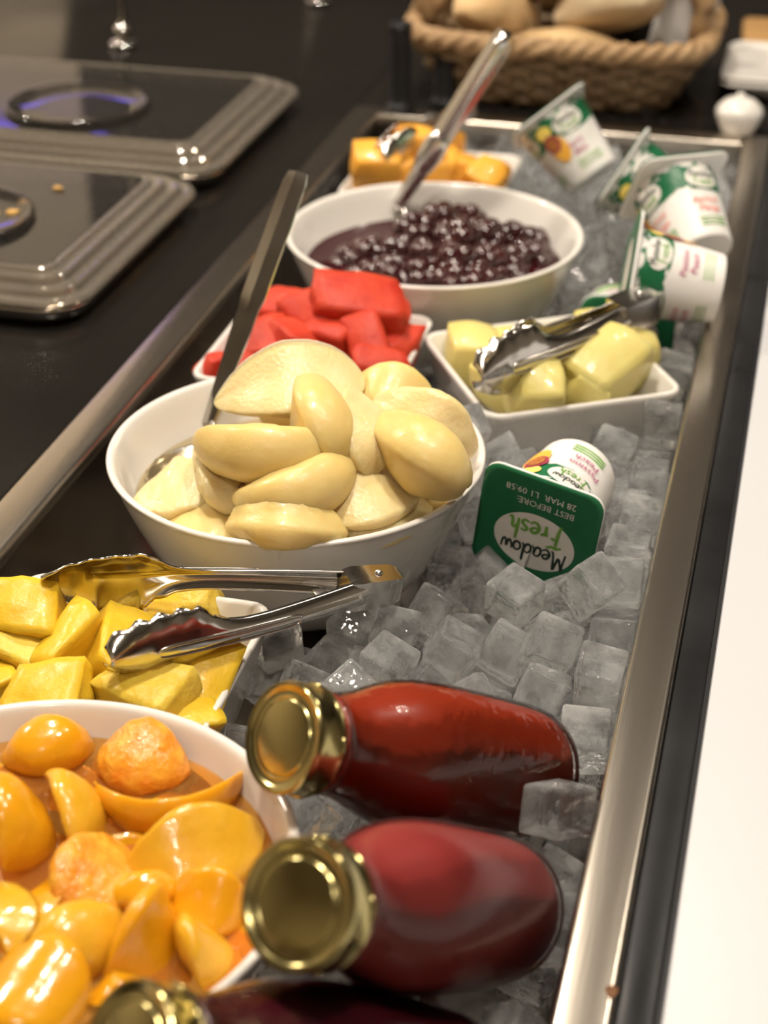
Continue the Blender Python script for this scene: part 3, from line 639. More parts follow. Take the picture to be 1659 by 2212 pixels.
# ------------------------------------------------------------------ berries
def berry_mesh(seed):
    R = random.Random(seed); vs, fs = [], []
    bm = bmesh.new()
    n = 18
    for i in range(n):
        zz = 1 - 2 * (i + .5) / n; a = i * 2.39996 + R.uniform(-.2, .2); rr = sqrt(1 - zz * zz)
        p = Vector((rr * cos(a) * .0060, rr * sin(a) * .0060, zz * .0070))
        g = bmesh.ops.create_icosphere(bm, subdivisions=2, radius=R.uniform(.0044, .0050))
        for v in g['verts']: v.co += p
    g = bmesh.ops.create_icosphere(bm, subdivisions=1, radius=.0078)
    me = bpy.data.meshes.new('berry'); bm.to_mesh(me); bm.free(); return me
berry_me = [berry_mesh(i) for i in range(4)]
R = random.Random(5)
BERRY_SPOTS = [
 ((-0.0425, 1.1615, 0.9120), 'berry topmost at the back of the bowl'), ((-0.0545, 1.1396, 0.9100), 'berry just right of the spoon neck'), ((-0.0244, 1.1323, 0.9120), 'large shining berry in the bowl centre'),
 ((-0.0067, 1.1527, 0.9080), 'berry at the back right of the bowl'), ((0.0100, 1.1632, 0.9040), 'berry near the right back wall'), ((0.0260, 1.1592, 0.9000), 'berry by the right wall of the bowl'),
 ((0.0303, 1.1343, 0.9000), 'berry at the far right of the juice'), ((-0.0611, 1.1111, 0.9060), 'berry left of the bowl centre'), ((-0.0803, 1.1076, 0.9020), 'berry in the left half beside the spoon bowl'),
 ((-0.0392, 1.1023, 0.9080), 'berry low in the bowl centre'), ((-0.0164, 1.0948, 0.9080), 'berry in front of the shining centre berry'), ((0.0003, 1.1089, 0.9060), 'berry right of the centre berry'),
 ((0.0165, 1.1191, 0.9020), 'berry in the right half of the bowl'), ((-0.0576, 1.0829, 0.9000), 'berry in front left of the centre berry'), ((-0.0372, 1.0795, 0.9000), 'berry near the front wall of the bowl'),
 ((-0.0179, 1.0802, 0.9000), 'berry at the middle of the front wall'), ((0.0035, 1.0857, 0.9000), 'berry right of the middle along the front wall'), ((0.0214, 1.1023, 0.8970), 'berry at the front right wall'),
 ((-0.0923, 1.1021, 0.8960), 'berry at the left of the juice'), ((-0.0733, 1.0804, 0.8960), 'berry at the front left wall'), ((-0.0285, 1.1770, 0.9060), 'berry behind the shining centre berry'), ((-0.0038, 1.2116, 0.8960), 'berry half sunk at the back wall')]
for i, (q, lb) in enumerate(BERRY_SPOTS):
    o = link('dark_berry', berry_me[i % 4], 'berry'); o.location = (q[0], q[1], q[2] - .008); s = R.uniform(1.55, 1.85); o.scale = (s, s, s)
    o.rotation_euler = (R.uniform(0, 6), R.uniform(0, 6), R.uniform(0, 6)); tag(o, 'dark ' + lb, 'berry', 'berries in the round bowl')
for i in range(10):
    a = i * 2.4; rr = .018 * sqrt(i)
    o = link('dark_berry', berry_me[i % 4], 'berry'); o.location = (-.0345 + rr * cos(a), 1.1067 + rr * sin(a), Z0 - .016); o.scale = (1.3, 1.3, 1.3)
    tag(o, 'dark berry sunk under the other berries', 'berry', 'berries in the round bowl')

# ------------------------------------------------------------------ juice bottles
def bottle(C, B, juice, label, glass='bottle_clear'):
    C, B = Vector(C), Vector(B); ax = (C - B).normalized()
    M = place(frame_from(ax, (0, 0, 1)), C - ax * 0.1485)
    root = empty('juice_bottle', matrix=M); tag(root, label, 'bottle', 'gold capped juice bottles lying on the ice')
    gp = smooth_prof([(0, .0016), (.015, .0012), (.0215, 0), (.0262, .003), (.0288, .013), (.0300, .038), (.0308, .064), (.0305, .080), (.0285, .094), (.0245, .106), (.0213, .116), (.0201, .123), (.0198, .129), (.0205, .1320), (.0198, .1345), (.0195, .140)], 4)
    g = link('glass', lathe_mesh('glass', gp, 64), glass, root); g['label'] = 'clear glass wall'
    jp = smooth_prof([(0, .0035), (.018, .0030), (.0245, .005), (.0270, .013), (.0284, .038), (.0292, .064), (.0289, .080), (.0268, .094), (.0228, .106), (.0195, .116), (.0184, .124), (.0180, .132), (0, .1325)], 4)
    j = link('juice', lathe_mesh('juice', jp, 56), juice, root); j['label'] = 'juice filling the bottle'
    cp = [(r, z + .0170) for r, z in [(.0206, .1190), (.0214, .1190), (.0218, .1196), (.0214, .1203), (.0210, .1212), (.0211, .1270), (.0216, .1294), (.0215, .1310), (.0206, .1321), (.0194, .1319), (.0185, .1313), (.0179, .1308), (.0160, .1306), (.0154, .1309), (.0148, .1306), (.0143, .1312), (.0137, .1314), (0, .1315)]]
    c = link('cap', lathe_mesh('cap', cp, 72), 'gold', root); c['label'] = 'gold metal twist cap'; auto_smooth(c, 50)
    for k in range(4):
        a = k * pi / 2 + .4
        lug = tube_mesh('lug', [(.0211 * cos(a + d), .0211 * sin(a + d), .1368) for d in (-.16, -.08, 0, .08, .16)], .0011, 6)
        link('lug', lug, 'gold', c)
    return root
bottle((0.0426, 0.4960, 0.9500), (0.1278, 0.5949, 0.8730), 'juice_tomato', 'bottle of orange-red juice, gold cap tipped up, nearest the ice bank')
bottle((0.0790, 0.3928, 0.9670), (0.1301, 0.5034, 0.8780), 'juice_berry', 'bottle of pinkish red juice, middle of the three gold-capped bottles', 'bottle_misty')
bottle((0.0408, 0.3416, 0.9460), (0.1181, 0.4200, 0.8650), 'juice_dark', 'bottle of dark purple juice, partly cut off at the bottom')

# ------------------------------------------------------------------ tongs
def tongs(P, HA, HB, wdir, label, sc=1.0, lobes=6):
    P, HA, HB = Vector(P), Vector(HA), Vector(HB)
    root = empty('serving_tongs', P); tag(root, label, 'tongs', 'steel serving tongs')
    wv = Vector(wdir).normalized()
    def arm(H, other):
        L = (H - P).length; d = (H - P).normalized()
        n = d.cross(wv).normalized()
        if n.dot((other - P)) > 0: n = -n          # n points away from the other arm
        w = n.cross(d).normalized()
        if w.dot(wv) < 0: w = -w
        vs, fs = [], []; nt, nv = 84, 14
        for i in range(nt + 1):
            t = i / nt; x = t * L
            hs = 0.60
            if t < hs:
                hw = (.0078 - .0022 * min(1, t / .45)) * sc
                if t > .5: hw += .0016 * sc * ((t - .5) / (hs - .5)) ** 2
                curl = .0042 * sc; scal = 0
            else:
                s = (t - hs) / (1 - hs)
                env = .0072 + (.0160 - .0072) * min(1, s / .28) ** 1.2 if s < .28 else .0160 * sqrt(max(0, 1 - ((s - .28) / .74) ** 2.6))
                scal = min(1, s / .2)
                hw = env * sc * (1 + .085 * scal * abs(sin(pi * lobes * s)) - .03)
                curl = (.0042 + .003 * s) * sc
            for k in range(nv + 1):
                v = 2 * k / nv - 1
                off = -curl * abs(v) ** 2.4
                if scal: off += .0011 * sc * scal * cos(2 * pi * lobes * ((t - hs) / (1 - hs))) * abs(v) ** 3
                if abs(v) < .22 and t < .86 and t > .10: off += .0010 * sc * (1 - (abs(v) / .22) ** 2)
                bow = .0035 * sc * sin(pi * t)
                vs.append(P + d * x + w * v * hw + n * (off + bow) + n * .0045 * sc * (1 - t) * 1.0)
        for i in range(nt):
            for k in range(nv):
                a = i * (nv + 1) + k; fs.append((a, a + 1, a + nv + 2, a + nv + 1))
        me = mesh('arm', [q - P for q in vs], fs)
        o = link('arm', me, 'steel', root)
        md = o.modifiers.new('thickness', 'SOLIDIFY'); md.thickness = .0009 * sc; md.offset = 0
        # embossed rib loop
        loop = []
        for k in range(60):
            a = 2 * pi * k / 60; tx = .62 + .24 * cos(a) if True else 0
            ty = .0026 * sc * sin(a) * (1 if abs(sin(a)) > .0 else 1)
            ca = cos(a); sa = sin(a)
            xx = .60 + .25 * (abs(ca) ** .25) * (1 if ca > 0 else -1); yy = .0030 * sc * (abs(sa) ** .5) * (1 if sa > 0 else -1)
            bow = .0035 * sc * sin(pi * xx)
            q = d * (xx * L) + w * yy + n * (bow + .0010 * sc + .0045 * sc * (1 - xx))
            loop.append(q)
        loop.append(loop[0])
        rb = link('rib', tube_mesh('rib', loop, .0007 * sc, 6, caps=False), 'steel', o)
        rb2 = None
        return o, n, w, d
    o1, n1, w1, d1 = arm(HA, HB)
    o2, n2, w2, d2 = arm(HB, HA)
    dm = (d1 + d2).normalized(); nm = dm.cross(wv).normalized(); wm = nm.cross(dm).normalized()
    # folded hinge end, rivet and locking tab
    rings = []
    for x, hw, hh in ((-.012, .0035, .0050), (-.010, .0056, .0066), (-.006, .0066, .0076), (.004, .0070, .0080), (.014, .0072, .0080), (.018, .0068, .0076)):
        rings.append([dm * x * sc + nm * a * hw / .0066 * sc + wm * b * sc for a, b in [(p[0] * hw / .0066 * 1, p[1]) for p in [(u * .0066, vv * hh / .0066) for u, vv in [(cos(k * pi / 12) / max(abs(cos(k * pi / 12)), abs(sin(k * pi / 12))) * .92, sin(k * pi / 12) / max(abs(cos(k * pi / 12)), abs(sin(k * pi / 12))) * .0066) for k in range(24)]]]])
    h = link('hinge', loft_rings('hinge', rings), 'steel', root); auto_smooth(h, 40)
    rv = link('rivet', lathe_mesh('rivet', [(0, .0014), (.0012, .0012), (.0019, .0004), (.002, 0), (0, 0)], 16), 'steel_bright', root)
    rv.matrix_world = place(frame_from(wm, dm), dm * .002 * sc + wm * .0082 * sc)
    tb = link('locking_tab', box_mesh('locking_tab', .016 * sc, .034 * sc, -.003 * sc, .003 * sc, -.0006, .0006, .0005), 'steel', root)
    tb.matrix_world = Matrix((dm, nm, wm)).transposed().to_4x4()
    for c in (rv, tb):
        c.parent = root
    return root
tongs((0.0359, 0.6722, 0.9080), (-0.1057, 0.6065, 0.9300), (-0.0524, 0.5574, 0.9260), (0, -.15, 1), 'open steel tongs with scalloped heads lying over the pineapple')
tongs((0.1208, 0.9936, 0.9270), (0.0392, 0.8874, 0.9260), (0.0441, 0.8796, 0.9220), (-.1, -.25, 1), 'small steel tongs lying closed on the pale melon dish', sc=1.3)
tongs((-0.0582, 1.3336, 0.9400), (-0.1125, 1.2330, 0.9300), (-0.0966, 1.2201, 0.9300), (0, -.2, 1), 'steel tongs resting across the far orange melon dish', sc=.9)

# ------------------------------------------------------------------ serving spoons
def strip_mesh(name, pts, widths, normals, vee=0.0, th=.0012, nv=8):
    pts = [Vector(p) for p in pts]; vs, fs = [], []; n = len(pts)
    rows = []
    for i in range(n):
        t = (pts[min(i + 1, n - 1)] - pts[max(i - 1, 0)]).normalized()
        nn = Vector(normals[i]); nn = (nn - t * nn.dot(t)).normalized(); s = t.cross(nn)
        top = [pts[i] + s * widths[i] * (2 * k / nv - 1) + nn * (vee[i] * (1 - abs(2 * k / nv - 1)) if vee else 0) for k in range(nv + 1)]
        bot = [q - nn * th for q in top[::-1]]
        rows.append(top + bot)
    return loft_rings(name, rows)
def spoon(name, neck, top, normal, bowl_c, bowl_dir, blen, bwid, hw, label, vee, collar=False, fold=None, seed=0):
    neck, top, bowl_c = Vector(neck), Vector(top), Vector(bowl_c)
    root = empty(name, bowl_c); tag(root, label, 'spoon', 'steel serving spoons')
    d = (top - neck); N = 22
    pts, ws, ns, vv = [], [], [], []
    for i in range(N + 1):
        t = i / N
        pts.append(neck + d * t - bowl_c); 
        w = hw * (.52 + .48 * min(1, t / .35))
        if fold is not None and t < fold: w *= .85
        if t > .96: w *= .8
        ws.append(w); ns.append(normal); vv.append(vee * (1 if (fold is None or t > fold) else .15))
    h = link('handle', strip_mesh('handle', pts, ws, ns, vv), 'steel', root); auto_smooth(h, 18)
    # bowl: shallow ellipsoid shell joined to the neck
    bd = Vector(bowl_dir).normalized(); bn = Vector((0, 0, 1)); bn = (bn - bd * bn.dot(bd)).normalized(); bs = bd.cross(bn)
    vs, fs = [], []; nr, ng = 9, 40
    for i in range(nr + 1):
        r = i / nr
        for k in range(ng):
            a = 2 * pi * k / ng
            egg = 1 - .12 * cos(a)
            vs.append(bd * cos(a) * r * blen + bs * sin(a) * r * bwid * egg + bn * (.010 * (r * r - 1)))
    for i in range(nr):
        for k in range(ng):
            k2 = (k + 1) % ng; fs.append((i * ng + k, i * ng + k2, (i + 1) * ng + k2, (i + 1) * ng + k))
    b = link('spoon_bowl', mesh('spoon_bowl', vs, fs), 'steel', root)
    md = b.modifiers.new('thickness', 'SOLIDIFY'); md.thickness = .0011
    # curved neck from the bowl edge to the handle
    e0 = bd * blen * .92; e1 = neck - bowl_c
    q = [e0 + (e1 - e0) * t + Vector((0, 0, -.004)) * sin(pi * t) for t in [k / 8 for k in range(9)]]
    link('neck', strip_mesh('neck', q, [hw * .62 - hw * .1 * k / 8 for k in range(9)], [normal] * 9, [0] * 9), 'steel', root)
    return root
spoon('serving_spoon', (-0.1031, 0.8241, 0.9020), (-0.0727, 0.9114, 1.0235), (-.3, -.9, .28), (-0.1000, 0.7842, 0.8970), (0.35, 0.75, .05), .026, .0195, .0080,
      'large steel spoon standing in the pear bowl, handle leaning back', .0022, fold=.46)
sp2 = spoon('serving_spoon', (-0.0779, 1.1832, 0.9100), (-0.0009, 1.1741, 1.0420), (-.2, -.9, .4), (-0.0879, 1.1440, 0.8940), (0.8, .5, .0), .024, .017, .0085,
      'pale steel spoon standing in the berry bowl, highest handle in view', .003)
# collar halfway up the berry spoon
cA, cB = Vector((-0.0779, 1.1832, 0.9100)), Vector((-0.0009, 1.1741, 1.0420))
c0 = cA + (cB - cA) * .33
me = tube_mesh('collar', [c0 + (cB - cA).normalized() * s - Vector(sp2.location) for s in (-.020, -.016, -.006, .006, .012, .016)], [.0055, .0075, .0092, .0092, .0078, .0056], 16)
link('collar', me, 'steel_bright', sp2)
lo = [cA + (cB - cA) * t - Vector(sp2.location) for t in [k / 8 * .33 for k in range(9)]]
link('shaft', tube_mesh('shaft', lo, [.0052 + .0012 * k / 8 for k in range(9)], 14), 'steel_bright', sp2)
up = [cA + (cB - cA) * (.33 + .67 * k / 10) - Vector(sp2.location) for k in range(11)]
link('grip', tube_mesh('grip', up, [.0068, .0072, .0076, .0080, .0083, .0086, .0088, .0088, .0088, .0086, .0070], 16, squash=(1.0, .6)), 'steel_bright', sp2)

# ------------------------------------------------------------------ yogurt pots
def catmull(pts, n=6, closed=False):
    return [Vector((q[0], q[1])) for q in smooth_prof([(p[0], p[1]) for p in pts], n)]
STROKES = {
 'M': [[(0, -.03), (.10, .5), (.16, .95), (.24, .55), (.34, .30), (.46, .62), (.58, 1.0), (.60, .5), (.64, .06), (.74, -.04)]],
 'e': [[(.04, .24), (.26, .27), (.38, .40), (.26, .52), (.10, .42), (.03, .2), (.14, .01), (.28, .0), (.42, .1)]],
 'a': [[(.40, .44), (.22, .52), (.06, .36), (.04, .12), (.16, .0), (.30, .10), (.40, .44), (.38, .14), (.48, .0)]],
 'd': [[(.38, .42), (.20, .50), (.05, .34), (.04, .12), (.16, .0), (.32, .12), (.42, .5), (.46, 1.0), (.42, .5), (.40, .12), (.50, .0)]],
 'o': [[(.22, .50), (.07, .40), (.03, .2), (.14, .02), (.30, .05), (.39, .26), (.34, .44), (.22, .50), (.12, .46)]],
 'w': [[(.02, .50), (.05, .2), (.14, .01), (.25, .2), (.30, .42), (.32, .14), (.42, .0), (.53, .22), (.56, .52)]],
 'F': [[(.04, -.16), (.14, .3), (.20, .88)], [(-.06, .88), (.14, .96), (.36, .94), (.58, 1.02)], [(.10, .48), (.26, .54), (.42, .52)]],
 'r': [[(.04, .5), (.09, .25), (.08, .0)], [(.09, .26), (.18, .44), (.32, .48)]],
 's': [[(.34, .44), (.20, .52), (.08, .40), (.20, .26), (.30, .14), (.20, .0), (.02, .06)]],
 'h': [[(.16, 1.02), (.10, .5), (.06, .0)], [(.08, .24), (.20, .46), (.31, .42), (.32, .18), (.36, .0), (.48, .06)]],
}
ADV = {'M': .78, 'e': .46, 'a': .52, 'd': .54, 'o': .46, 'w': .62, 'F': .56, 'r': .36, 's': .40, 'h': .5}
def ribbon(pts, w, xf):
    P = catmull(pts, 5); vs, fs = [], []; n = len(P)
    for i in range(n):
        t = (P[min(i + 1, n - 1)] - P[max(i - 1, 0)])
        t = t.normalized() if t.length > 1e-9 else Vector((1, 0)); s = Vector((-t.y, t.x)); ww = w * (.62 + .38 * sin(pi * (i + .7) / (n + .4)))
        vs.append(xf(*(P[i] + s * ww))); vs.append(xf(*(P[i] - s * ww)))
    for i in range(n - 1): fs.append((2 * i, 2 * i + 1, 2 * i + 3, 2 * i + 2))
    return vs, fs
def word_mesh(word, w, xf):
    V, Fc = [], []; x = 0
    for ch in word:
        for st_ in STROKES[ch]:
            vs, fs = ribbon([(p[0] + x, p[1]) for p in st_], w, xf); b = len(V); V += vs; Fc += [tuple(i + b for i in f) for f in fs]
        x += ADV[ch]
    return mesh('lettering', V, Fc)
def word_width(word): return sum(ADV[c] for c in word)
def text_mesh(body, size, xf, shear=0.0):
    cu = bpy.data.curves.new('print', 'FONT'); cu.body = body; cu.size = size; cu.resolution_u = 2; cu.shear = shear
    t = bpy.data.objects.new('print', cu); COL.objects.link(t); bpy.context.view_layer.update()
    me = bpy.data.meshes.new_from_object(t.evaluated_get(bpy.context.evaluated_depsgraph_get()))
    bpy.data.objects.remove(t); bpy.data.curves.remove(cu)
    for v in me.vertices: v.co = Vector(xf(v.co.x, v.co.y))
    return me
LID = .0325
def cup_r(z):     # body radius against depth below the lid
    return .0285 - .0065 * min(1, max(0, (z - .004) / .056))
def on_body(ang0, z0):
    """map a flat (x, y) print onto the tapered wall; x runs round the pot, y runs toward the lid"""
    def f(x, y, lift=.0004):
        z = z0 - y; r = cup_r(z) + lift; a = ang0 + x / .026
        return (r * cos(a), r * sin(a), -z)
    return f
def patch(name, outline, mat, root, xf, label=None, n=5):
    """filled patch from an outline, fanned in rings so that it follows the curved wall"""
    c = sum((Vector(p) for p in outline), Vector((0, 0))) / len(outline); vs = [xf(*c)]; fs = []; m_ = len(outline)
    for i in range(1, n + 1):
        for p in outline: q = c + (Vector(p) - c) * i / n; vs.append(xf(q.x, q.y))
    for k in range(m_): fs.append((0, 1 + k, 1 + (k + 1) % m_))
    for i in range(n - 1):
        for k in range(m_):
            a = 1 + i * m_; k2 = (k + 1) % m_; fs.append((a + k, a + m_ + k, a + m_ + k2, a + k2))
    o = link(name, mesh(name, vs, fs), mat, root)
    if label: o['label'] = label
    return o
def oval(cx, cy, rx, ry, n=36, tail=False):
    pts = []
    for k in range(n):
        a = 2 * pi * k / n; pts.append((cx + rx * cos(a), cy + ry * sin(a)))
    if tail:
        pts = [p for p in pts]
    return pts
def yogurt(M, label, flav, angs, front=False, lid_bend=0.0):
    """local frame: lid plane z=0 facing +z with the print readable (x right, y up); pot body below"""
    root = empty('yogurt_pot', matrix=M); tag(root, label, 'yogurt', 'small yogurt pots on the ice')
    cp = [(0, -.0580), (.018, -.0580), (.0200, -.0592), (.0212, -.0590), (.0220, -.0575), (.0222, -.0560), (.0285, -.0040), (.0292, -.0016), (.0292, -.0008), (0, -.0008)]
    c = link('cup', lathe_mesh('cup', cp, 56), 'pot_plastic', root); c['label'] = 'white plastic cup'; auto_smooth(c, 50)
    fl = loft_rings('flange', [[(x, y, z) for x, y in rsq(LID - e, LID - e, .009)] for e, z in ((.0008, -.0022), (0, -.0016), (0, -.0008), (.0004, -.0004))])
    link('flange', fl, 'pot_plastic', root)
    n = 12
    out = rsq(LID, LID, .009, 5); vs = []; fs = []
    def bend(x, y):
        return .0006 + lid_bend * max(0, (x + y) / (2 * LID) - .45) ** 2 + .0003 * noise.noise(Vector((x * 90, y * 90, 1.7)))
    vs = [(0, 0, bend(0, 0))]; m_ = len(out)
    for i in range(1, n + 1):
        for x, y in out: vs.append((x * i / n, y * i / n, bend(x * i / n, y * i / n)))
    for k in range(m_): fs.append((0, 1 + k, 1 + (k + 1) % m_))
    for i in range(n - 1):
        for k in range(m_):
            a = 1 + i * m_; k2 = (k + 1) % m_; fs.append((a + k, a + m_ + k, a + m_ + k2, a + k2))
    ld = link('foil_lid', mesh('foil_lid', vs, fs), 'foil_green', root); ld['label'] = 'green printed foil lid'
    md = ld.modifiers.new('thickness', 'SOLIDIFY'); md.thickness = .0003; md.offset = -1
    def flat(dx, dy, s=1.0, lift=.0004, rot=0.0):
        cr, sr = cos(rot), sin(rot)
        def f(x, y):
            X = dx + (x * cr - y * sr) * s; Y = dy + (x * sr + y * cr) * s
            return (X, Y, bend(X, Y) + lift)
        return f
    if front:
        ov = oval(0, .0070, .0222, .0170, 48)
        ov2 = []
        for (x, y) in ov:
            ov2.append((x, y))
        tail_i = min(range(len(ov2)), key=lambda i: (ov2[i][0] - .006) ** 2 + (ov2[i][1] - .0235) ** 2)
        ov2[tail_i] = (.0020, .0268); 
        pb = patch('logo_oval', ov2, 'print_white', ld, flat(0, 0, 1, .0003), 'white speech-bubble oval on the lid', 6)
        s1 = .0360 / word_width('Meadow')
        w1 = word_mesh('Meadow', .070, flat(-.0180, .0085, s1, .0006, radians(3))); l1 = link('lettering', w1, 'ink_dark', ld, False); l1['label'] = 'dark green brush word Meadow'
        s2 = .0290 / word_width('Fresh')
        w2 = word_mesh('Fresh', .074, flat(-.0135, -.0060, s2, .0006, radians(3))); l2 = link('lettering', w2, 'ink_light_green', ld, False); l2['label'] = 'light green brush word Fresh'
        t1 = link('date_print', text_mesh('BEST BEFORE:', .0052, flat(-.0185, -.0180, 1, .0006)), 'print_white', ld, False)
        t2 = link('date_print', text_mesh('28 MAR  L1 09:58', .0052, flat(-.0185, -.0240, 1, .0006)), 'print_white', ld, False)
    else:
        patch('logo_oval', oval(0, .004, .021, .016, 32), 'print_white', ld, flat(0, 0, 1, .0003), None, 4)
    # printed wall
    for ai, a0 in enumerate(angs):
        xf = on_body(a0, .0300)
        wav = [(-.030, .0262), (-.015, .0262), (0, .0262), (.015, .0262), (.030, .0262), (.030, .013), (.022, .008), (.013, .0055), (.004, .005), (-.006, .006), (-.016, .009), (-.024, .014)]
        patch('green_band', wav, 'foil_green', root, xf, 'green printed band under the lid')
        patch('logo_oval', oval(.002, .0145, .0120, .0085, 28), 'print_white', root, lambda x, y, f=xf: f(x, y, .0007), None, 4)
        s1 = .0185 / word_width('Meadow'); s2 = .0150 / word_width('Fresh')
        link('lettering', word_mesh('Meadow', .055, lambda x, y, f=xf, s=s1: f(x * s - .0075, y * s + .0150, .0010)), 'ink_dark', root, False)
        link('lettering', word_mesh('Fresh', .055, lambda x, y, f=xf, s=s2: f(x * s - .0055, y * s + .0085, .0010)), 'ink_light_green', root, False)
        l_a, l_b, mcol = flav
        link('flavour_print', text_mesh(l_a, .0066, lambda x, y, f=xf: f(x - .011, y - .0045, .0008), .15), mcol, root, False)
        link('flavour_print', text_mesh(l_b, .0066, lambda x, y, f=xf: f(x - .008, y - .0112, .0008), .15), mcol, root, False)
        for r_ in range(3):
            patch('small_print', [(-.010, -.0155 - r_ * .0026), (.012, -.0155 - r_ * .0026), (.012, -.0163 - r_ * .0026), (-.010, -.0163 - r_ * .0026)], 'ink_light_green', root, lambda x, y, f=xf: f(x, y, .0006), None, 2)
        if ai > 0: continue
        patch('peach_picture', oval(.026, .000, .0070, .0110, 22), 'ink_orange', root, lambda x, y, f=xf: f(x, y, .0009), 'printed orange fruit', 4)
        patch('fruit_picture', oval(.0235, .0060, .0064, .0072, 22), 'ink_wine', root, lambda x, y, f=xf: f(x, y, .0011), 'printed passionfruit half', 4)
        patch('fruit_picture', oval(.0235, .0060, .0046, .0054, 22), 'ink_pulp', root, lambda x, y, f=xf: f(x, y, .0014), None, 4)
        patch('yellow_picture', oval(.0230, .0165, .0060, .0050, 20), 'ink_yellow', root, lambda x, y, f=xf: f(x, y, .0009), None, 4)
    return root
def pot_matrix(center, axis, up):
    """center of the lid, axis from lid toward base, text-up direction"""
    z = -Vector(axis).normalized(); y = Vector(up); y = (y - z * y.dot(z)).normalized(); x = y.cross(z)
    M = Matrix((x, y, z)).transposed().to_4x4(); M.translation = Vector(center); return M
# axes are written as right / up / away mixtures of the viewing frame in which the pots were measured
def dirv(r, u, f): return R_ * r + U_ * u + F_ * f
yogurt(pot_matrix((0.0969, 0.7590, 0.8980), dirv(.435, .51, .744), dirv(-.1, -.79, .6)), 'yogurt pot lying with green lid facing out beside the pear bowl', ('Passion', 'Peach', 'ink_magenta'), (radians(-112),), front=True)
yogurt(pot_matrix((0.0135, 1.2886, 0.9520), dirv(.58, -.80, -.05), dirv(-.8, -.56, .1)), 'yogurt pot tipped lid up-left against the far rim', ('Berry', 'Bliss', 'ink_magenta'), (radians(100), radians(10), radians(190), radians(280)), lid_bend=.004)
yogurt(pot_matrix((0.0805, 1.2184, 0.9360), dirv(.80, -.55, -.12), dirv(-.6, -.72, .1)), 'yogurt pot wedged between the two other far pots', ('Berry', 'Bliss', 'ink_magenta'), (radians(100), radians(10), radians(190), radians(280)), lid_bend=.004)
yogurt(pot_matrix((0.1216, 1.1522, 0.9520), dirv(.26, -.85, -.42), dirv(-.3, .2, .9)), 'yogurt pot with orange fruit print, its base toward us', ('Apricot', 'Mango', 'ink_red'), (radians(100), radians(10), radians(190), radians(280)), lid_bend=.004)
yogurt(pot_matrix((0.1062, 1.0414, 0.9300), dirv(.97, -.18, -.03), dirv(.1, .2, -.97)), 'yogurt pot lying on its side along the right steel rim', ('Passion', 'Peach', 'ink_magenta'), (radians(100), radians(10), radians(190), radians(280)), lid_bend=.003)
yogurt(pot_matrix((0.1056, 1.0770, 0.8660), dirv(-.05, .42, .90), dirv(0, 1, 0)), 'yogurt pot half buried in ice under the sideways pot', ('Berry', 'Bliss', 'ink_magenta'), (radians(100), radians(10), radians(190), radians(280)))

# ------------------------------------------------------------------ steam pans with clear lids (left)
def steam_pan(y0, y1, label_p, label_l, crumbs, ring):
    x1, x0 = -0.2270, -0.5520; zc = Z0
    cx, cy = (x0 + x1) / 2, (y0 + y1) / 2; hx, hy = (x1 - x0) / 2, (y1 - y0) / 2
    pan = empty('steam_pan', (cx, cy, zc)); tag(pan, label_p, 'pan', 'steel pans under the clear lids')
    rings = [[(x, y, z) for x, y in rsq(hx - e, hy - e, .028)] for e, z in ((.004, 0), (.002, .006), (0, .010), (.0, .0125), (.012, .0125), (.014, .009), (.016, .0045))]
    link('pan_rim', loft_rings('pan_rim', rings, cap0=True, cap1=False), 'steel', pan)
    link('food', loft_rings('food', [[(x, y, .0040) for x, y in rsq(hx - .017, hy - .017, .024)], [(x, y, .0046) for x, y in rsq(hx - .017, hy - .017, .024)]]), 'soup', pan)
    lid = empty('pan_lid', (cx, cy, zc + .0130)); tag(lid, label_l, 'lid', 'clear pan lids on the left')
    def sheet(e, z, r=.030): return [(x, y, z) for x, y in rsq(hx + .003 - e, hy + .003 - e, max(.006, r - e * .6), 10)]
    # ridged border stepping up to a flat top
    prof = [(0, .0010), (-.0010, .0032), (.0002, .0056), (.0026, .0062), (.0046, .0050), (.0060, .0052), (.0066, .0092), (.0078, .0108), (.0104, .0104), (.0122, .0090), (.0136, .0094), (.0142, .0134), (.0154, .0150), (.0180, .0146), (.0196, .0134), (.0208, .0140), (.0214, .0164), (.0226, .0172), (.0250, .0170)]
    bd = link('lid_border', loft_rings('lid_border', [sheet(e * 1.3, z) for e, z in prof], cap0=False, cap1=False), 'lid_border', lid); auto_smooth(bd, 30); bd['label'] = 'ribbed border of the lid'
    mb = bd.modifiers.new('thickness', 'SOLIDIFY'); mb.thickness = .0016; mb.offset = -1
    body = link('lid_sheet', loft_rings('lid_sheet', [sheet(e, z) for e, z in ((.0325, .0170), (.0331, .0170))], cap0=False, cap1=True), 'lid_clear', lid); auto_smooth(body, 40)
    md = body.modifiers.new('thickness', 'SOLIDIFY'); md.thickness = .0022; md.offset = -1
    # round moulded grip in the middle
    gp = [(.058, .0172), (.0590, .0200), (.0575, .0222), (.0550, .0216), (.0520, .0190), (.046, .0176), (.030, .0174), (.012, .0174), (0, .0174)]
    grip = link('grip_ring', lathe_mesh('grip_ring', gp, 56), 'lid_clear', lid); grip['label'] = 'round moulded grip'; grip.location = (ring[0] - cx, ring[1] - cy, 0)
    for (x, y) in crumbs:
        me = chunk_mesh('crumb', .006, .005, .002, int(x * 7919) % 97, rnd=.5, jit=.3, n=3)
        o = link('crumb', me, 'crumb'); o.location = (x, y, Z0 + .0130 + .0170 + .0012); tag(o, 'tiny brown crumb on the clear pan lid', 'crumb', 'crumbs on the near pan lid')
    return lid
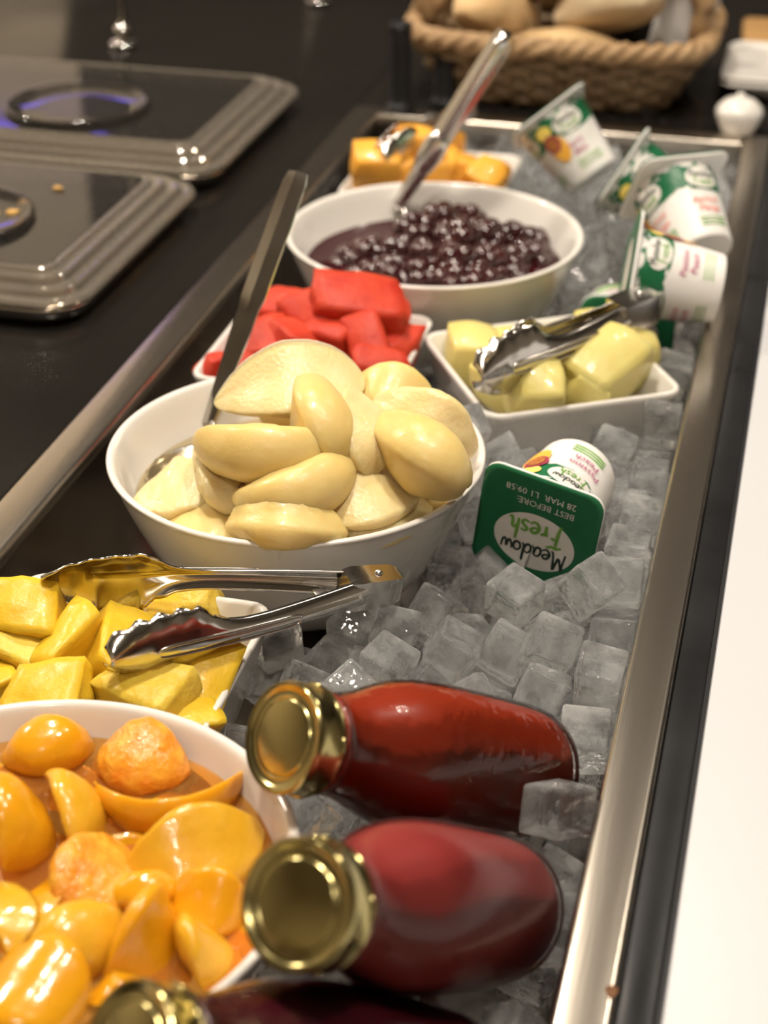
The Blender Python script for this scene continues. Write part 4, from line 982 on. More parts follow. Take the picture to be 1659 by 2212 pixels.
steam_pan(0.928, 1.168, 'steel pan under the nearer clear lid', 'clear ridged plastic lid with crumbs, nearer of the two', [(-0.3075, 1.1150 - .018), (-0.318, 1.043), (-0.320, 1.062), (-0.330, 1.035)], (-0.356, 1.020))
steam_pan(1.192, 1.436, 'steel pan under the farther clear lid', 'clear ridged plastic lid, farther of the two', [], (-0.373, 1.287))
# guard posts with ball feet, and the violet light strip on the wall
def guard_post(x, y, label):
    r = empty('guard_post', (x, y, Z0 - .001)); tag(r, label, 'post', 'chrome guard posts')
    link('foot', lathe_mesh('foot', smooth_prof([(0, 0), (.012, 0), (.013, .003), (.006, .006), (.0045, .009)], 3), 24), 'chrome', r)
    link('ball', lathe_mesh('ball', [(.0085 * sin(pi * k / 16), .014 - .0085 * cos(pi * k / 16)) for k in range(17)], 24), 'chrome', r)
    link('rod', tube_mesh('rod', [(0, 0, .02), (0, 0, .52)], .004, 14), 'chrome', r)
guard_post(-0.453, 1.587, 'chrome guard post with ball foot behind the farther lid')
guard_post(-0.316, 1.805, 'chrome guard post with ball foot left of the basket')

# ------------------------------------------------------------------ basket with bread at the far end
def basket(cx, cy, z0, label):
    root = empty('wicker_basket', (cx, cy, z0)); tag(root, label, 'basket')
    rows = 7; Hh = .046
    def rad(t): return (.100 + .028 * t, .072 + .024 * t)
    ring = []    # rounded-rectangle outline, evenly spaced
    for k in range(2001):
        a = 2 * pi * k / 2000; c, s_ = cos(a), sin(a)
        ring.append(Vector((math.copysign(abs(c) ** .45, c), math.copysign(abs(s_) ** .45, s_))))
    acc = [0.0]
    for k in range(2000): acc.append(acc[-1] + Vector(((ring[k + 1].x - ring[k].x) * .13, (ring[k + 1].y - ring[k].y) * .096)).length)
    import bisect
    def se(a):
        t = (a / (2 * pi)) % 1.0 * acc[-1]; k = min(1999, max(0, bisect.bisect_left(acc, t)))
        return (ring[k].x, ring[k].y)
    for i in range(rows):
        t = i / (rows - 1); rx, ry = rad(t); pts = []; n = 120
        for k in range(n + 1):
            a = 2 * pi * k / n; wob = .0040 * sin(20 * a + (pi if i % 2 else 0))
            pts.append(((rx + wob) * se(a)[0], (ry + wob) * se(a)[1], .008 + Hh * t))
        o = link('weaver', tube_mesh('weaver', pts, .0044, 6, caps=False), 'wicker_dark' if i < 6 else 'wicker', root)
    for k in range(40):
        a = 2 * pi * k / 40; b0 = rad(-.05); b1 = rad(1.05)
        link('stake', tube_mesh('stake', [(b0[0] * se(a)[0], b0[1] * se(a)[1], .002), (b1[0] * se(a)[0], b1[1] * se(a)[1], Hh + .012)], .0028, 6), 'wicker', root)
    for j in range(3):
        pts = []
        for k in range(121):
            a = 2 * pi * k / 120; rx, ry = rad(1.08); ph = 18 * a + j * 2 * pi / 3
            pts.append(((rx + .005 * cos(ph)) * se(a)[0], (ry + .005 * cos(ph)) * se(a)[1], Hh + .014 + .005 * sin(ph)))
        link('rim_braid', tube_mesh('rim_braid', pts, .0050, 6, caps=False), 'wicker', root)
    link('base', lathe_mesh('base', [(0, .002), (.09, .002), (.092, .006), (0, .008)], 40), 'wicker_dark', root).scale = (1.05, .78, 1)
    for j in range(2):
        pts = []
        for k in range(41):
            a = pi * k / 40; ph = 9 * a + j * pi
            pts.append((.124 * math.copysign(abs(cos(a)) ** .6, cos(a)) + .004 * cos(ph), .006 * sin(ph) - .030, Hh + .01 + .150 * sin(a)))
        link('handle', tube_mesh('handle', pts, .0095, 8), 'wicker', root)
    return root
BK = (-0.014, 1.552)
basket(BK[0], BK[1], Z0 - .001, 'brown wicker bread basket with arched handle at the far end')
def bread(cx, cy, cz, L, W, H, rot, mat, label, seed):
    a = Vector((-L / 2, 0, 0)); b = Vector((L / 2, 0, 0)); mm = Vector((0, 0, .004))
    me, c = fruit_mesh('bread', a, mm, b, W / 2, H / 2, p_blunt if mat == 'bread_crumb' else p_even, [(0, -1, .6)], rough=.003, nf=40, seed=seed)
    o = link('bread_piece', me, mat); o.location = (cx, cy, cz); o.rotation_euler = [radians(v) for v in rot]
    tag(o, label, 'bread', 'bread pieces in the basket')
bread(BK[0] - .060, BK[1] - .015, Z0 + .062, .12, .058, .058, (0, 20, 70), 'bread', 'golden bread roll at the left of the basket', 1)
bread(BK[0] - .020, BK[1] + .020, Z0 + .100, .12, .060, .058, (10, 15, 100), 'bread', 'golden bread roll in the middle of the basket', 2)
bread(BK[0] + .040, BK[1] - .020, Z0 + .078, .11, .062, .050, (20, 22, 150), 'bread_crumb', 'pale torn bread piece at the right of the basket', 3)
bread(BK[0] + .010, BK[1] - .040, Z0 + .042, .11, .040, .040, (0, 4, 10), 'bread', 'golden bread roll along the front of the basket', 4)
bread(BK[0] - .075, BK[1] + .040, Z0 + .105, .10, .055, .055, (0, 40, 40), 'bread', 'golden bread roll leaning on the left basket wall', 5)
# dark glass bottle neck and grey cloth inside the basket
bo = link('dark_jar', lathe_mesh('dark_jar', smooth_prof([(0, 0), (.026, 0), (.028, .01), (.028, .06), (.02, .08), (.014, .09), (.014, .105), (0, .106)], 3), 36), 'black_gloss')
bo.location = (BK[0] + .055, BK[1] + .050, Z0 + .020); tag(bo, 'black jar standing among the bread in the basket', 'jar')
vs, fs = [], []
for i in range(13):
    for j in range(13):
        u, v = i / 12, j / 12
        vs.append((.05 * (u - .5), .010 * sin(6 * u + 2 * v) + .01 * v, .085 * v + .006 * sin(9 * u)))
for i in range(12):
    for j in range(12): fs.append((i * 13 + j, (i + 1) * 13 + j, (i + 1) * 13 + j + 1, i * 13 + j + 1))
cl = link('napkin', mesh('napkin', vs, fs), 'linen_grey'); cl.location = (BK[0] + .098, BK[1] + .012, Z0 + .030); cl.rotation_euler = (0, .25, .2)
md = cl.modifiers.new('thickness', 'SOLIDIFY'); md.thickness = .003
tag(cl, 'folded grey napkin tucked in the right of the basket', 'napkin')

# things on the white counter behind the well
o = link('wooden_board', box_mesh('wooden_board', -.12, .20, -.05, .05, 0, .020, .006, 3), 'wood_board'); o.location = (0.255, 1.735, Z0 - .0005); o.rotation_euler = (0, 0, radians(4)); auto_smooth(o)
tag(o, 'brown wooden board beside the basket', 'board')
o = link('plate_stack', loft_rings('plate_stack', [[(x, y, z) for x, y in rsq(a, b, .012)] for a, b, z in ((.10, .045, 0), (.13, .06, .012), (.135, .064, .016), (.132, .062, .018), (.135, .064, .022), (.132, .062, .024), (.10, .05, .020))]), 'ceramic')
o.location = (0.262, 1.60, Z0 - .0005); auto_smooth(o); tag(o, 'white rectangular plate on the white counter', 'plate')
o = link('sugar_bowl', lathe_mesh('sugar_bowl', smooth_prof([(0, 0), (.022, 0), (.027, .006), (.034, .022), (.036, .032), (.033, .040), (.022, .050), (.008, .055), (.006, .060), (0, .061)], 4), 40), 'ceramic')
o.location = (0.1500, 1.4554, 0.8995); o.scale = (.55, .55, .55); tag(o, 'small white lidded bowl beside the far rim', 'bowl')
for k, (q, h) in enumerate([((-0.1400, 1.4461, 0.9000), .075), ((-0.1057, 1.4694, 0.9000), .045)]):
    o = link('table_shaker', lathe_mesh('table_shaker', smooth_prof([(0, 0), (.011, 0), (.012, .004), (.009, .010), (.009, h - .008), (.0105, h - .004), (.008, h), (0, h)], 3), 28), 'black_band')
    o.location = q; tag(o, ['tall dark shaker behind the well', 'short dark shaker behind the well'][k], 'shaker', 'dark shakers behind the well')
# violet light strip on the wall
o = link('light_strip', box_mesh('light_strip', -1.35, -0.915, 2.580, 2.600, 1.398, 1.412, .003), None)
mt, nt, b = nodes_of('violet_light'); b.inputs['Emission Color'].default_value = (0.16, 0.10, 1.0, 1); b.inputs['Emission Strength'].default_value = 5.0
o.data.materials.append(mt); tag(o, 'violet light strip on the back wall', 'light strip')
# rust spot and scratches on the right rim
vs = [(0, 0, 0.0003)] + [(.0022 * cos(a) * (1 + .2 * sin(3 * a)), .0030 * sin(a), .00005) for a in [2 * pi * k / 16 for k in range(16)]]
o = link('rust_spot', mesh('rust_spot', vs, [(0, 1 + k, 1 + (k + 1) % 16) for k in range(16)]), 'pear_stem'); wpart(o, 'small rust spot'); o.location = Vector((0.1762, 0.4473, 0.9000)) + Vector((0, 0, .0001))

# ------------------------------------------------------------------ ice
def cube_mesh(seed):
    R = random.Random(100 + seed)
    bm = bmesh.new(); bmesh.ops.create_cube(bm, size=1.0)
    for v in bm.verts:
        v.co = Vector((v.co.x * .0225 * R.uniform(.93, 1.05), v.co.y * .0225 * R.uniform(.9, 1.05), v.co.z * .0215 * R.uniform(.88, 1.06)))
    bmesh.ops.bevel(bm, geom=list(bm.edges), offset=.0020, segments=2, profile=.55, affect='EDGES')
    for v in bm.verts:
        v.co += v.co.normalized() * .0007 * noise.noise(v.co * 160 + Vector((seed * 5, 0, 0)))
    me = bpy.data.meshes.new('ice_cube'); bm.to_mesh(me); bm.free()
    me.materials.append(MATS['ice']); me.polygons.foreach_set('use_smooth', [p.area < 1.2e-4 for p in me.polygons])
    return me
cube_me = [cube_mesh(i) for i in range(6)]
ICE_TABLE = [
(3,0.1329,0.3415,0.8662,-1.672,-2.204,0.032,0),
(5,0.0552,0.3427,0.8457,-0.061,-0.065,-3.123,0),
(3,0.1417,0.3435,0.8945,-1.311,-0.678,-0.136,0),
(1,0.0311,0.345,0.8458,0.462,1.494,2.052,0),
(5,0.1447,0.3455,0.8428,-0.488,-2.109,0.475,0),
(5,0.0875,0.3458,0.8434,-0.7,-1.823,-0.452,0),
(1,0.1146,0.3466,0.843,0.614,0.857,1.367,0),
(1,-0.0039,0.3482,0.8421,-2.559,1.898,0.195,0),
(0,0.1183,0.3541,0.8846,2.872,0.939,-0.056,0),
(0,0.1008,0.3569,0.8654,-1.34,-0.718,0.476,0),
(3,0.145,0.3641,0.8622,-0.05,1.827,-1.663,0),
(1,0.1153,0.3758,0.8484,0.012,2.626,1.62,0),
(2,0.1421,0.3779,0.8383,0.4,-0.903,-0.047,0),
(4,0.144,0.3826,0.8815,0.057,2.367,1.462,0),
(1,0.1428,0.4459,0.8673,-2.927,0.881,0.109,1),
(3,0.1373,0.4555,0.8383,1.659,-1.938,-0.11,0),
(4,0.0576,0.4866,0.8368,-0.154,-1.171,1.709,1),
(2,0.0857,0.4876,0.8395,-1.515,1.233,-1.006,0),
(3,0.0238,0.4925,0.8479,1.639,-1.352,0.653,1),
(5,0.1444,0.5095,0.8656,0.62,1.48,2.235,1),
(5,0.0064,0.5101,0.8455,-0.004,3.14,-0.936,0),
(1,0.0492,0.5112,0.8484,-0.063,-0.478,1.61,0),
(2,0.1396,0.5128,0.8421,-0.967,1.664,-1.323,1),
(0,0.1135,0.5175,0.8437,-1.56,0.267,0.592,0),
(3,0.0187,0.5308,0.8608,-2.65,0.097,-0.632,0),
(3,0.1426,0.5333,0.8662,0.37,-0.972,-0.35,1),
(4,0.0531,0.536,0.8519,-0.588,2.418,-0.514,1),
(5,-0.0018,0.5404,0.8395,-1.885,0.642,2.028,0),
(2,0.1387,0.5424,0.8378,-2.38,-0.195,-1.94,0),
(1,0.0809,0.5433,0.8455,-1.576,-0.031,2.065,0),
(3,0.0269,0.5445,0.8425,-0.231,0.504,-1.608,0),
(1,0.0343,0.5449,0.8718,-0.005,0.928,0.907,1),
(3,0.1418,0.5463,0.8947,0.269,-2.786,0.969,1),
(1,0.1239,0.5533,0.8506,-2.391,-0.016,0.961,1),
(1,-0.0038,0.5544,0.8656,-0.815,0.474,-1.773,0),
(2,0.0495,0.5604,0.8575,1.204,1.074,0.878,1),
(4,0.0958,0.5625,0.845,-3.13,0.036,-0.78,0),
(3,0.001,0.5705,0.8383,1.86,1.433,-0.96,0),
(5,0.026,0.5707,0.8509,0.553,-2.957,0.087,1),
(1,0.0557,0.5732,0.8376,-0.134,-2.103,0.781,1),
(3,0.0231,0.5774,0.8752,-0.532,-1.049,1.39,0),
(1,0.0758,0.579,0.8512,0.794,2.239,-1.637,0),
(0,-0.0051,0.5844,0.866,-1.881,0.663,-1.577,1),
(2,0.0445,0.5914,0.8634,-0.147,0.149,-2.186,0),
(0,0.0352,0.593,0.8908,-0.527,0.081,-0.112,1),
(5,0.0262,0.594,0.8401,1.25,-0.717,2.708,0),
(1,0.1435,0.5943,0.8376,0.227,-2.004,-2.062,1),
(3,0.0728,0.5955,0.8801,-1.539,-0.688,0.957,0),
(1,-0.0017,0.5965,0.8429,-0.878,-0.166,0.756,0),
(0,0.0528,0.5976,0.8374,-1.252,-1.035,0.166,0),
(4,0.0839,0.6013,0.8369,0.79,-0.16,-2.875,0),
(5,0.0166,0.6083,0.8582,-0.771,0.304,-2.485,0),
(0,0.0832,0.6098,0.8598,-0.961,0.112,3.102,0),
(4,0.1449,0.6114,0.8822,-1.459,0.3,-1.476,1),
(4,0.0561,0.6123,0.8684,-1.705,0.168,-2.085,0),
(1,0.1386,0.6157,0.8588,-1.254,-0.069,-0.109,1),
(1,0.0348,0.6183,0.8814,-0.555,1.014,2.129,1),
(0,0.0908,0.6189,0.8869,-0.914,2.63,0.386,1),
(5,0.1135,0.6197,0.8668,-1.351,-1.635,1.065,0),
(3,0.0263,0.626,0.8364,2.036,-1.12,-0.884,0),
(5,0.0572,0.6263,0.8461,-0.918,-1.521,-0.605,0),
(2,0.1422,0.6264,0.8381,-0.059,2.701,0.804,1),
(4,0.1091,0.6274,0.84,-1.151,1.16,-0.928,0),
(2,-0.0031,0.6293,0.846,0.085,1.598,0.222,0),
(2,0.0817,0.6322,0.8459,0.754,-1.509,2.294,0),
(1,0.0682,0.6352,0.8726,-1.081,-0.225,1.261,1),
(3,0.0345,0.6355,0.8613,1.313,-0.29,-3.06,0),
(4,0.0933,0.6368,0.8729,1.889,-0.882,1.153,1),
(2,0.14,0.6404,0.8628,0.038,0.025,-0.066,1),
(1,0.1192,0.6411,0.8821,-2.018,-0.861,-1.295,1),
(3,0.0476,0.6425,0.8835,0.241,0.022,1.319,1),
(4,0.1449,0.6524,0.8877,-1.633,0.238,-1.596,1),
(5,0.0298,0.6531,0.8393,0.113,1.377,1.702,0),
(3,0.1156,0.654,0.8413,1.481,-0.411,-2.492,0),
(0,0.0003,0.6548,0.841,-0.423,0.795,-0.016,0),
(2,0.0878,0.656,0.837,-1.933,-0.367,-1.675,0),
(1,0.0571,0.6561,0.8394,-0.741,-0.383,2.358,0),
(1,0.035,0.658,0.8642,0.245,0.079,-0.004,1),
(5,0.0744,0.6584,0.8865,-3.111,-1.064,0.05,1),
(5,0.1205,0.6586,0.8975,0.888,-0.366,-3.039,1),
(2,0.0891,0.661,0.862,2.034,0.366,1.645,1),
(0,0.0646,0.6615,0.8648,2.078,0.111,1.499,1),
(1,0.118,0.6625,0.8659,-0.466,0.295,-0.037,1),
(4,0.1448,0.6647,0.8673,-1.592,0.276,-1.669,1),
(5,0.0985,0.6706,0.882,-0.691,-0.975,0.713,1),
(3,0.0096,0.6738,0.8567,-0.735,2.289,-1.162,1),
(3,0.0416,0.6774,0.8791,-0.385,-0.952,-1.219,1),
(2,0.0317,0.6782,0.843,1.137,0.487,0.006,0),
(5,0.1448,0.681,0.8437,-0.525,-0.439,0.511,0),
(3,0.0634,0.6832,0.8511,1.401,0.515,-0.132,0),
(2,0.108,0.6835,0.8494,-1.571,-0.561,0.2,1),
(2,0.0862,0.6852,0.8389,-0.643,0.935,-0.507,0),
(4,-0.0033,0.6857,0.8401,-1.778,0.672,-1.565,1),
(5,0.0762,0.6901,0.8701,0.333,0.489,0.967,1),
(5,0.1292,0.6919,0.8578,2.159,-0.32,-1.548,1),
(5,0.1455,0.6924,0.8818,-1.562,-0.554,-1.579,1),
(1,0.1191,0.6935,0.8788,-0.593,0.227,1.309,1),
(1,0.0179,0.6939,0.8677,-0.411,0.393,-2.024,1),
(3,0.0402,0.6944,0.8595,-0.942,-0.383,2.899,1),
(5,0.0966,0.6978,0.8957,-0.775,1.929,-1.244,1),
(2,0.1319,0.7056,0.9025,-0.098,0.674,-0.497,1),
(4,0.0562,0.706,0.8739,1.864,-0.859,0.821,1),
(4,0.0584,0.7068,0.8385,1.464,-1.929,-0.277,0),
(2,0.0137,0.7083,0.8459,1.623,0.024,-0.928,1),
(4,0.0803,0.7106,0.8541,-0.798,-0.917,2.172,1),
(5,0.0995,0.7123,0.8685,-0.317,-1.023,-2.827,1),
(4,0.1121,0.7125,0.8439,-0.68,1.936,1.689,0),
(3,0.1414,0.7142,0.8448,3.091,-0.006,0.016,0),
(2,0.1451,0.7159,0.8726,0.001,1.222,-1.572,1),
(4,0.1183,0.7185,0.8821,-1.592,1.005,-0.06,1),
(0,0.0298,0.7245,0.846,0.702,-1.514,-1.551,1),
(3,0.067,0.7289,0.8663,2.795,-0.826,-0.232,1),
(3,0.1436,0.7289,0.8932,-1.201,0.028,-3.127,1),
(4,0.093,0.7367,0.8582,1.397,-2.626,0.119,1),
(5,0.1447,0.7377,0.8617,-0.059,0.005,0.004,1),
(4,0.0873,0.7402,0.8362,-0.029,0.456,-0.314,0),
(3,0.0563,0.7405,0.8439,-0.12,-0.632,-0.193,1),
(0,0.1151,0.7407,0.8397,1.446,1.479,-1.762,0),
(2,0.1424,0.7413,0.8379,1.195,1.629,1.179,0),
(4,0.1202,0.7415,0.8638,0.38,-1.705,-1.934,1),
(0,0.145,0.7518,0.8837,1.437,0.01,-0.021,1),
(4,0.0707,0.7542,0.8674,-3.082,-0.853,-0.192,1),
(0,0.1456,0.7626,0.8569,-0.031,-2.054,-1.556,0),
(3,0.1426,0.7757,0.8814,-0.365,-1.79,1.88,1),
(1,0.0815,0.7797,0.846,-0.57,-1.536,1.449,1),
(2,0.1438,0.7889,0.8592,-3.064,0.01,1.634,0),
(2,0.0444,0.7922,0.8459,1.623,0.024,1.584,1),
(3,0.1397,0.7931,0.8366,0.918,-1.535,-0.055,0),
(0,0.1445,0.8104,0.8821,-0.153,-0.155,-1.563,1),
(4,0.1436,0.8126,0.8586,-2.306,-1.382,0.774,1),
(0,0.0895,0.8146,0.8688,0.205,1.49,2.467,0),
(3,0.0595,0.8182,0.8369,-0.694,-0.558,0.611,1),
(2,0.1152,0.8197,0.8414,0.236,2.428,-0.03,1),
(2,0.0881,0.8205,0.8421,-1.28,-1.116,0.979,0),
(0,0.033,0.8221,0.8458,0.122,0.039,1.737,1),
(4,0.0545,0.8284,0.8594,-1.092,-0.466,-1.611,1),
(2,0.1106,0.8314,0.8642,-0.261,1.26,-0.621,1),
(3,0.0729,0.8321,0.8778,2.175,-0.31,2.217,1),
(2,0.1442,0.8334,0.8459,-1.518,3.118,-0.002,0),
(3,0.1364,0.835,0.871,0.292,-1.459,-1.897,1),
(3,0.0417,0.8381,0.8817,0.057,-1.252,-1.031,1),
(5,0.101,0.8403,0.8874,-1.647,2.616,0.02,0),
(2,-0.0017,0.8462,0.846,0.085,1.598,1.157,0),
(0,0.0245,0.8466,0.8605,1.82,-0.006,-0.12,0),
(4,0.0533,0.847,0.8403,1.518,0.878,-1.467,1),
(3,0.0862,0.8474,0.8638,-0.743,1.923,-0.023,0),
(5,0.029,0.85,0.8375,-0.103,-1.786,1.303,1),
(0,0.0837,0.8525,0.8398,-1.433,-1.24,0.101,0),
(3,0.1158,0.8531,0.8403,-1.421,2.223,-0.948,1),
(5,0.0643,0.8531,0.8841,-0.614,-2.209,1.169,1),
(2,0.1456,0.8571,0.8799,-1.944,1.439,1.203,1),
(5,0.1186,0.8579,0.8731,0.729,0.641,2.561,1),
(0,0.0391,0.8582,0.8985,-0.078,-1.062,-0.887,1),
(0,0.1454,0.8597,0.8538,0.017,2.114,-1.529,0),
(0,0.0353,0.8665,0.8732,1.083,-0.676,-2.755,0),
(2,0.0063,0.869,0.8879,1.947,0.411,-0.58,0),
(4,0.0998,0.8693,0.8573,2.615,0.2,-1.168,0),
(1,0.0719,0.8694,0.8687,-2.746,0.535,-1.292,1),
(3,0.0492,0.8707,0.8516,2.219,-0.644,1.754,1),
(3,0.0182,0.8717,0.859,2.038,-0.733,-0.319,0),
(4,0.0311,0.8774,0.8375,-2.289,0.677,-1.521,0),
(5,0.1203,0.8805,0.8847,0.703,0.359,0.028,1),
(2,-0.0015,0.8807,0.8411,-0.128,-1.957,1.886,0),
(3,0.1435,0.8809,0.8369,-1.357,-1.001,-2.18,0),
(3,0.1217,0.8821,0.8516,0.724,0.458,-1.765,0),
(2,0.1421,0.8821,0.8675,0.906,-0.054,1.581,1),
(5,0.0738,0.887,0.8508,-1.105,1.072,0.92,0),
(5,-0.0064,0.8875,0.8688,0.837,1.361,2.201,0),
(0,0.0929,0.8925,0.8621,0.418,0.13,-1.153,0),
(1,0.0279,0.8967,0.8678,-0.221,2.025,-1.153,0),
(2,-0.0038,0.9042,0.843,-1.907,0.846,-0.876,0),
(3,0.1158,0.9049,0.8705,1.8,1.803,-1.028,1),
(0,0.1425,0.9063,0.8661,-0.021,0.003,3.103,1),
(0,0.1397,0.9079,0.8429,-0.388,-1.627,-0.086,0),
(2,0.1115,0.9092,0.846,0.083,1.598,-2.519,0),
(4,0.0237,0.9119,0.8459,-2.02,1.598,-0.078,0),
(1,0.1451,0.9122,0.8893,-0.379,-1.585,-1.176,1),
(5,-0.0045,0.9188,0.8641,-0.277,2.59,-1.355,0),
(1,-0.0035,0.9363,0.8412,-1.222,0.216,1.628,0),
(4,-0.0054,0.9473,0.8652,-1.954,-1.211,0.748,0),
(1,0.1438,0.9813,0.8902,-1.84,0.08,-1.553,1),
(0,0.141,0.9842,0.8674,0.215,-0.125,1.592,1),
(0,0.1383,0.9893,0.8427,-0.602,1.139,-2.935,1),
(1,0.0053,0.9956,0.8455,-1.576,-0.031,1.815,0),
(0,0.1375,1.0169,0.8407,0.023,0.191,0.57,1),
(2,0.0279,1.0208,0.8399,0.393,2.952,-1.019,0),
(1,-0.0139,1.0233,0.8452,0.037,0.075,2.537,1),
(3,0.0599,1.0248,0.8475,0.324,-3.109,0.295,0),
(2,0.1104,1.0293,0.8454,-3.121,0.007,0.917,0),
(3,0.085,1.0456,0.8374,-1.622,-1.659,-1.019,0),
(5,0.1436,1.0467,0.8538,1.139,0.959,-1.701,1),
(3,0.087,1.0477,0.8612,0.029,-1.449,2.389,0),
(0,0.0573,1.0489,0.8436,-1.982,0.539,0.056,0),
(1,0.0279,1.0497,0.8489,0.715,3.122,-0.115,0),
(5,0.1172,1.0571,0.8454,-1.528,-0.025,2.617,0),
(2,0.1424,1.0737,0.8459,1.554,-0.042,-1.233,0),
(2,0.0584,1.0985,0.8459,0.752,-1.509,-1.786,0),
(3,0.1391,1.1003,0.8451,-0.043,0.003,0.304,1),
(1,0.1284,1.1326,0.8455,-1.576,-0.031,-1.726,1),
(4,0.0638,1.1393,0.8589,0.021,-1.443,0.286,1),
(5,0.0975,1.1543,0.8461,-0.918,-1.521,1.32,0),
(2,0.0583,1.1559,0.836,1.228,-1.326,-0.514,1),
(0,0.0736,1.1688,0.8556,-3.018,-0.767,0.464,1),
(0,0.0815,1.1814,0.8376,-0.655,0.54,2.931,0),
(4,0.0253,1.1851,0.8659,-0.449,1.926,-2.025,0),
(0,0.1402,1.1865,0.8383,2.812,0.346,-0.751,1),
(5,-0.0124,1.1869,0.8489,0.07,0.466,1.32,0),
(0,0.0535,1.1873,0.8543,0.598,-2.291,1.551,1),
(4,0.1106,1.1878,0.8369,-0.082,-1.07,1.265,0),
(2,0.0282,1.1885,0.8423,0.23,1.956,-2.023,1),
(2,0.1142,1.196,0.8592,0.25,2.067,1.299,0),
(2,-0.12,1.2015,0.86,0.116,2.817,0.386,0),
(4,0.089,1.2033,0.8488,2.269,0.024,-0.117,1),
(0,0.0671,1.2083,0.866,-0.342,0.426,-2.141,1),
(2,-0.0287,1.2112,0.8373,-0.418,-1.707,-0.772,0),
(4,0.0586,1.2124,0.8434,1.84,-0.398,1.163,1),
(5,-0.0827,1.2126,0.8365,0.126,1.567,2.138,0),
(0,0.1278,1.2126,0.8454,3.087,0.016,-0.579,0),
(5,0.0039,1.2141,0.8403,2.638,-0.31,-0.594,0),
(2,-0.1144,1.2143,0.8388,-0.089,2.691,0.34,0),
(5,0.0135,1.2181,0.8658,1.163,0.625,0.142,0),
(2,0.0285,1.2288,0.8803,0.057,2.389,-2.249,0),
(1,0.0861,1.2308,0.8455,-1.581,-0.026,3.09,1),
(5,0.1446,1.2315,0.8595,-0.122,0.419,-1.626,0),
(0,0.0647,1.236,0.873,-0.638,0.683,0.948,1),
(1,-0.0036,1.2365,0.8628,-0.691,-1.524,-0.194,0),
(0,0.0439,1.2391,0.8639,0.642,-0.8,-2.251,1),
(3,0.025,1.2396,0.8396,-1.846,0.072,1.961,0),
(5,0.0547,1.2402,0.839,-2.125,1.176,-0.224,0),
(0,-0.0023,1.2411,0.8388,1.534,-1.563,-1.332,0),
(2,0.113,1.2415,0.8437,1.817,0.185,2.353,0),
(5,0.1399,1.2438,0.8379,-1.201,0.063,0.828,0),
(4,0.074,1.252,0.8581,-0.879,-0.639,0.005,1),
(5,0.0157,1.2543,0.8591,0.648,2.841,0.337,0),
(1,0.1432,1.2543,0.8658,1.116,-0.145,3.112,0),
(3,0.0386,1.2622,0.8718,-0.362,-2.646,-1.427,1),
(1,0.1022,1.2654,0.8558,0.852,-0.688,1.971,0),
(5,0.0411,1.2669,0.8455,-3.137,-0.007,-0.61,0),
(1,0.1304,1.2674,0.8485,-0.499,3.135,0.261,0),
(2,0.0707,1.2687,0.8751,1.565,0.55,-1.1,1),
(2,0.0834,1.2729,0.8438,0.221,1.166,0.083,0),
(1,0.0135,1.2806,0.8455,-1.59,-0.017,-2.294,0),
(1,0.0612,1.2817,0.8577,0.436,-0.323,1.139,0),
(0,0.144,1.2862,0.8644,0.206,2.245,-1.468,0),
(4,0.0895,1.2888,0.87,-0.065,-1.756,-1.498,1),
(2,-0.0091,1.2901,0.8446,-0.007,-0.035,-2.127,0),
(0,0.1175,1.2905,0.8455,1.554,0.023,0.246,0),
(2,0.1137,1.2918,0.8713,-0.092,1.984,1.646,0),
(5,0.0526,1.2934,0.8373,-1.486,-2.732,-0.276,0),
(4,0.0319,1.2988,0.8506,2.19,-0.247,0.87,0),
(3,0.0865,1.2998,0.8401,2.094,-0.335,-1.38,0),
(3,0.1421,1.3003,0.8397,-2.091,-0.433,-1.155,0),
(0,0.0046,1.307,0.8613,-1.815,0.495,-2.103,0),
(4,0.0549,1.3089,0.8666,-0.252,2.249,0.057,1),
(1,0.1041,1.3134,0.8557,1.541,-2.222,0.867,0),
(4,0.0894,1.3153,0.8774,0.657,0.813,0.121,0),
(5,0.1366,1.3175,0.8616,2.037,-0.107,2.47,0),
(2,0.1434,1.3175,0.8847,2.35,-1.134,0.756,1),
(2,0.0027,1.3219,0.8396,-1.387,1.531,-1.358,0),
(4,0.0743,1.3229,0.8566,-2.35,-0.16,1.574,0),
(4,0.0234,1.323,0.868,-0.488,-2.863,-0.365,1),
(1,0.0284,1.3257,0.8402,2.595,-0.921,-1.069,0),
(0,0.0599,1.326,0.8385,-2.517,0.731,0.789,0),
(2,0.0869,1.3271,0.8368,1.071,0.802,0.102,0),
(5,0.116,1.3288,0.8396,-1.18,0.963,0.978,0),
(5,0.0527,1.3312,0.8711,-2.921,-0.857,0.092,1),
(4,0.1114,1.3339,0.8737,0.409,-0.579,-0.731,0),
(3,-0.0144,1.3374,0.859,2.067,-0.305,-2.195,1),
(0,0.087,1.345,0.8654,0.265,-0.586,-0.262,0),
(5,0.1284,1.3454,0.858,-1.42,0.828,0.149,0),
(0,0.1424,1.3457,0.8814,-2.168,0.737,1.588,1),
(5,0.0162,1.3493,0.8571,1.127,-0.292,-1.543,0),
(2,-0.0527,1.3496,0.8439,-0.232,1.318,0.384,0),
(0,0.0652,1.3496,0.8557,0.863,-0.41,1.647,0),
(5,-0.0027,1.3503,0.8374,-0.028,-2.033,-2.208,0),
(3,0.0401,1.3509,0.8464,-0.754,-1.586,2.292,0),
(0,-0.1157,1.3511,0.84,-0.255,-1.637,-1.885,0),
(1,0.1449,1.3513,0.8369,1.859,2.417,-0.374,0),
(5,0.0449,1.3516,0.8783,-0.354,-2.19,0.574,1),
(1,0.105,1.3524,0.851,-0.303,-2.218,0.255,0),
(0,-0.0877,1.3541,0.841,-1.131,0.034,1.778,0),
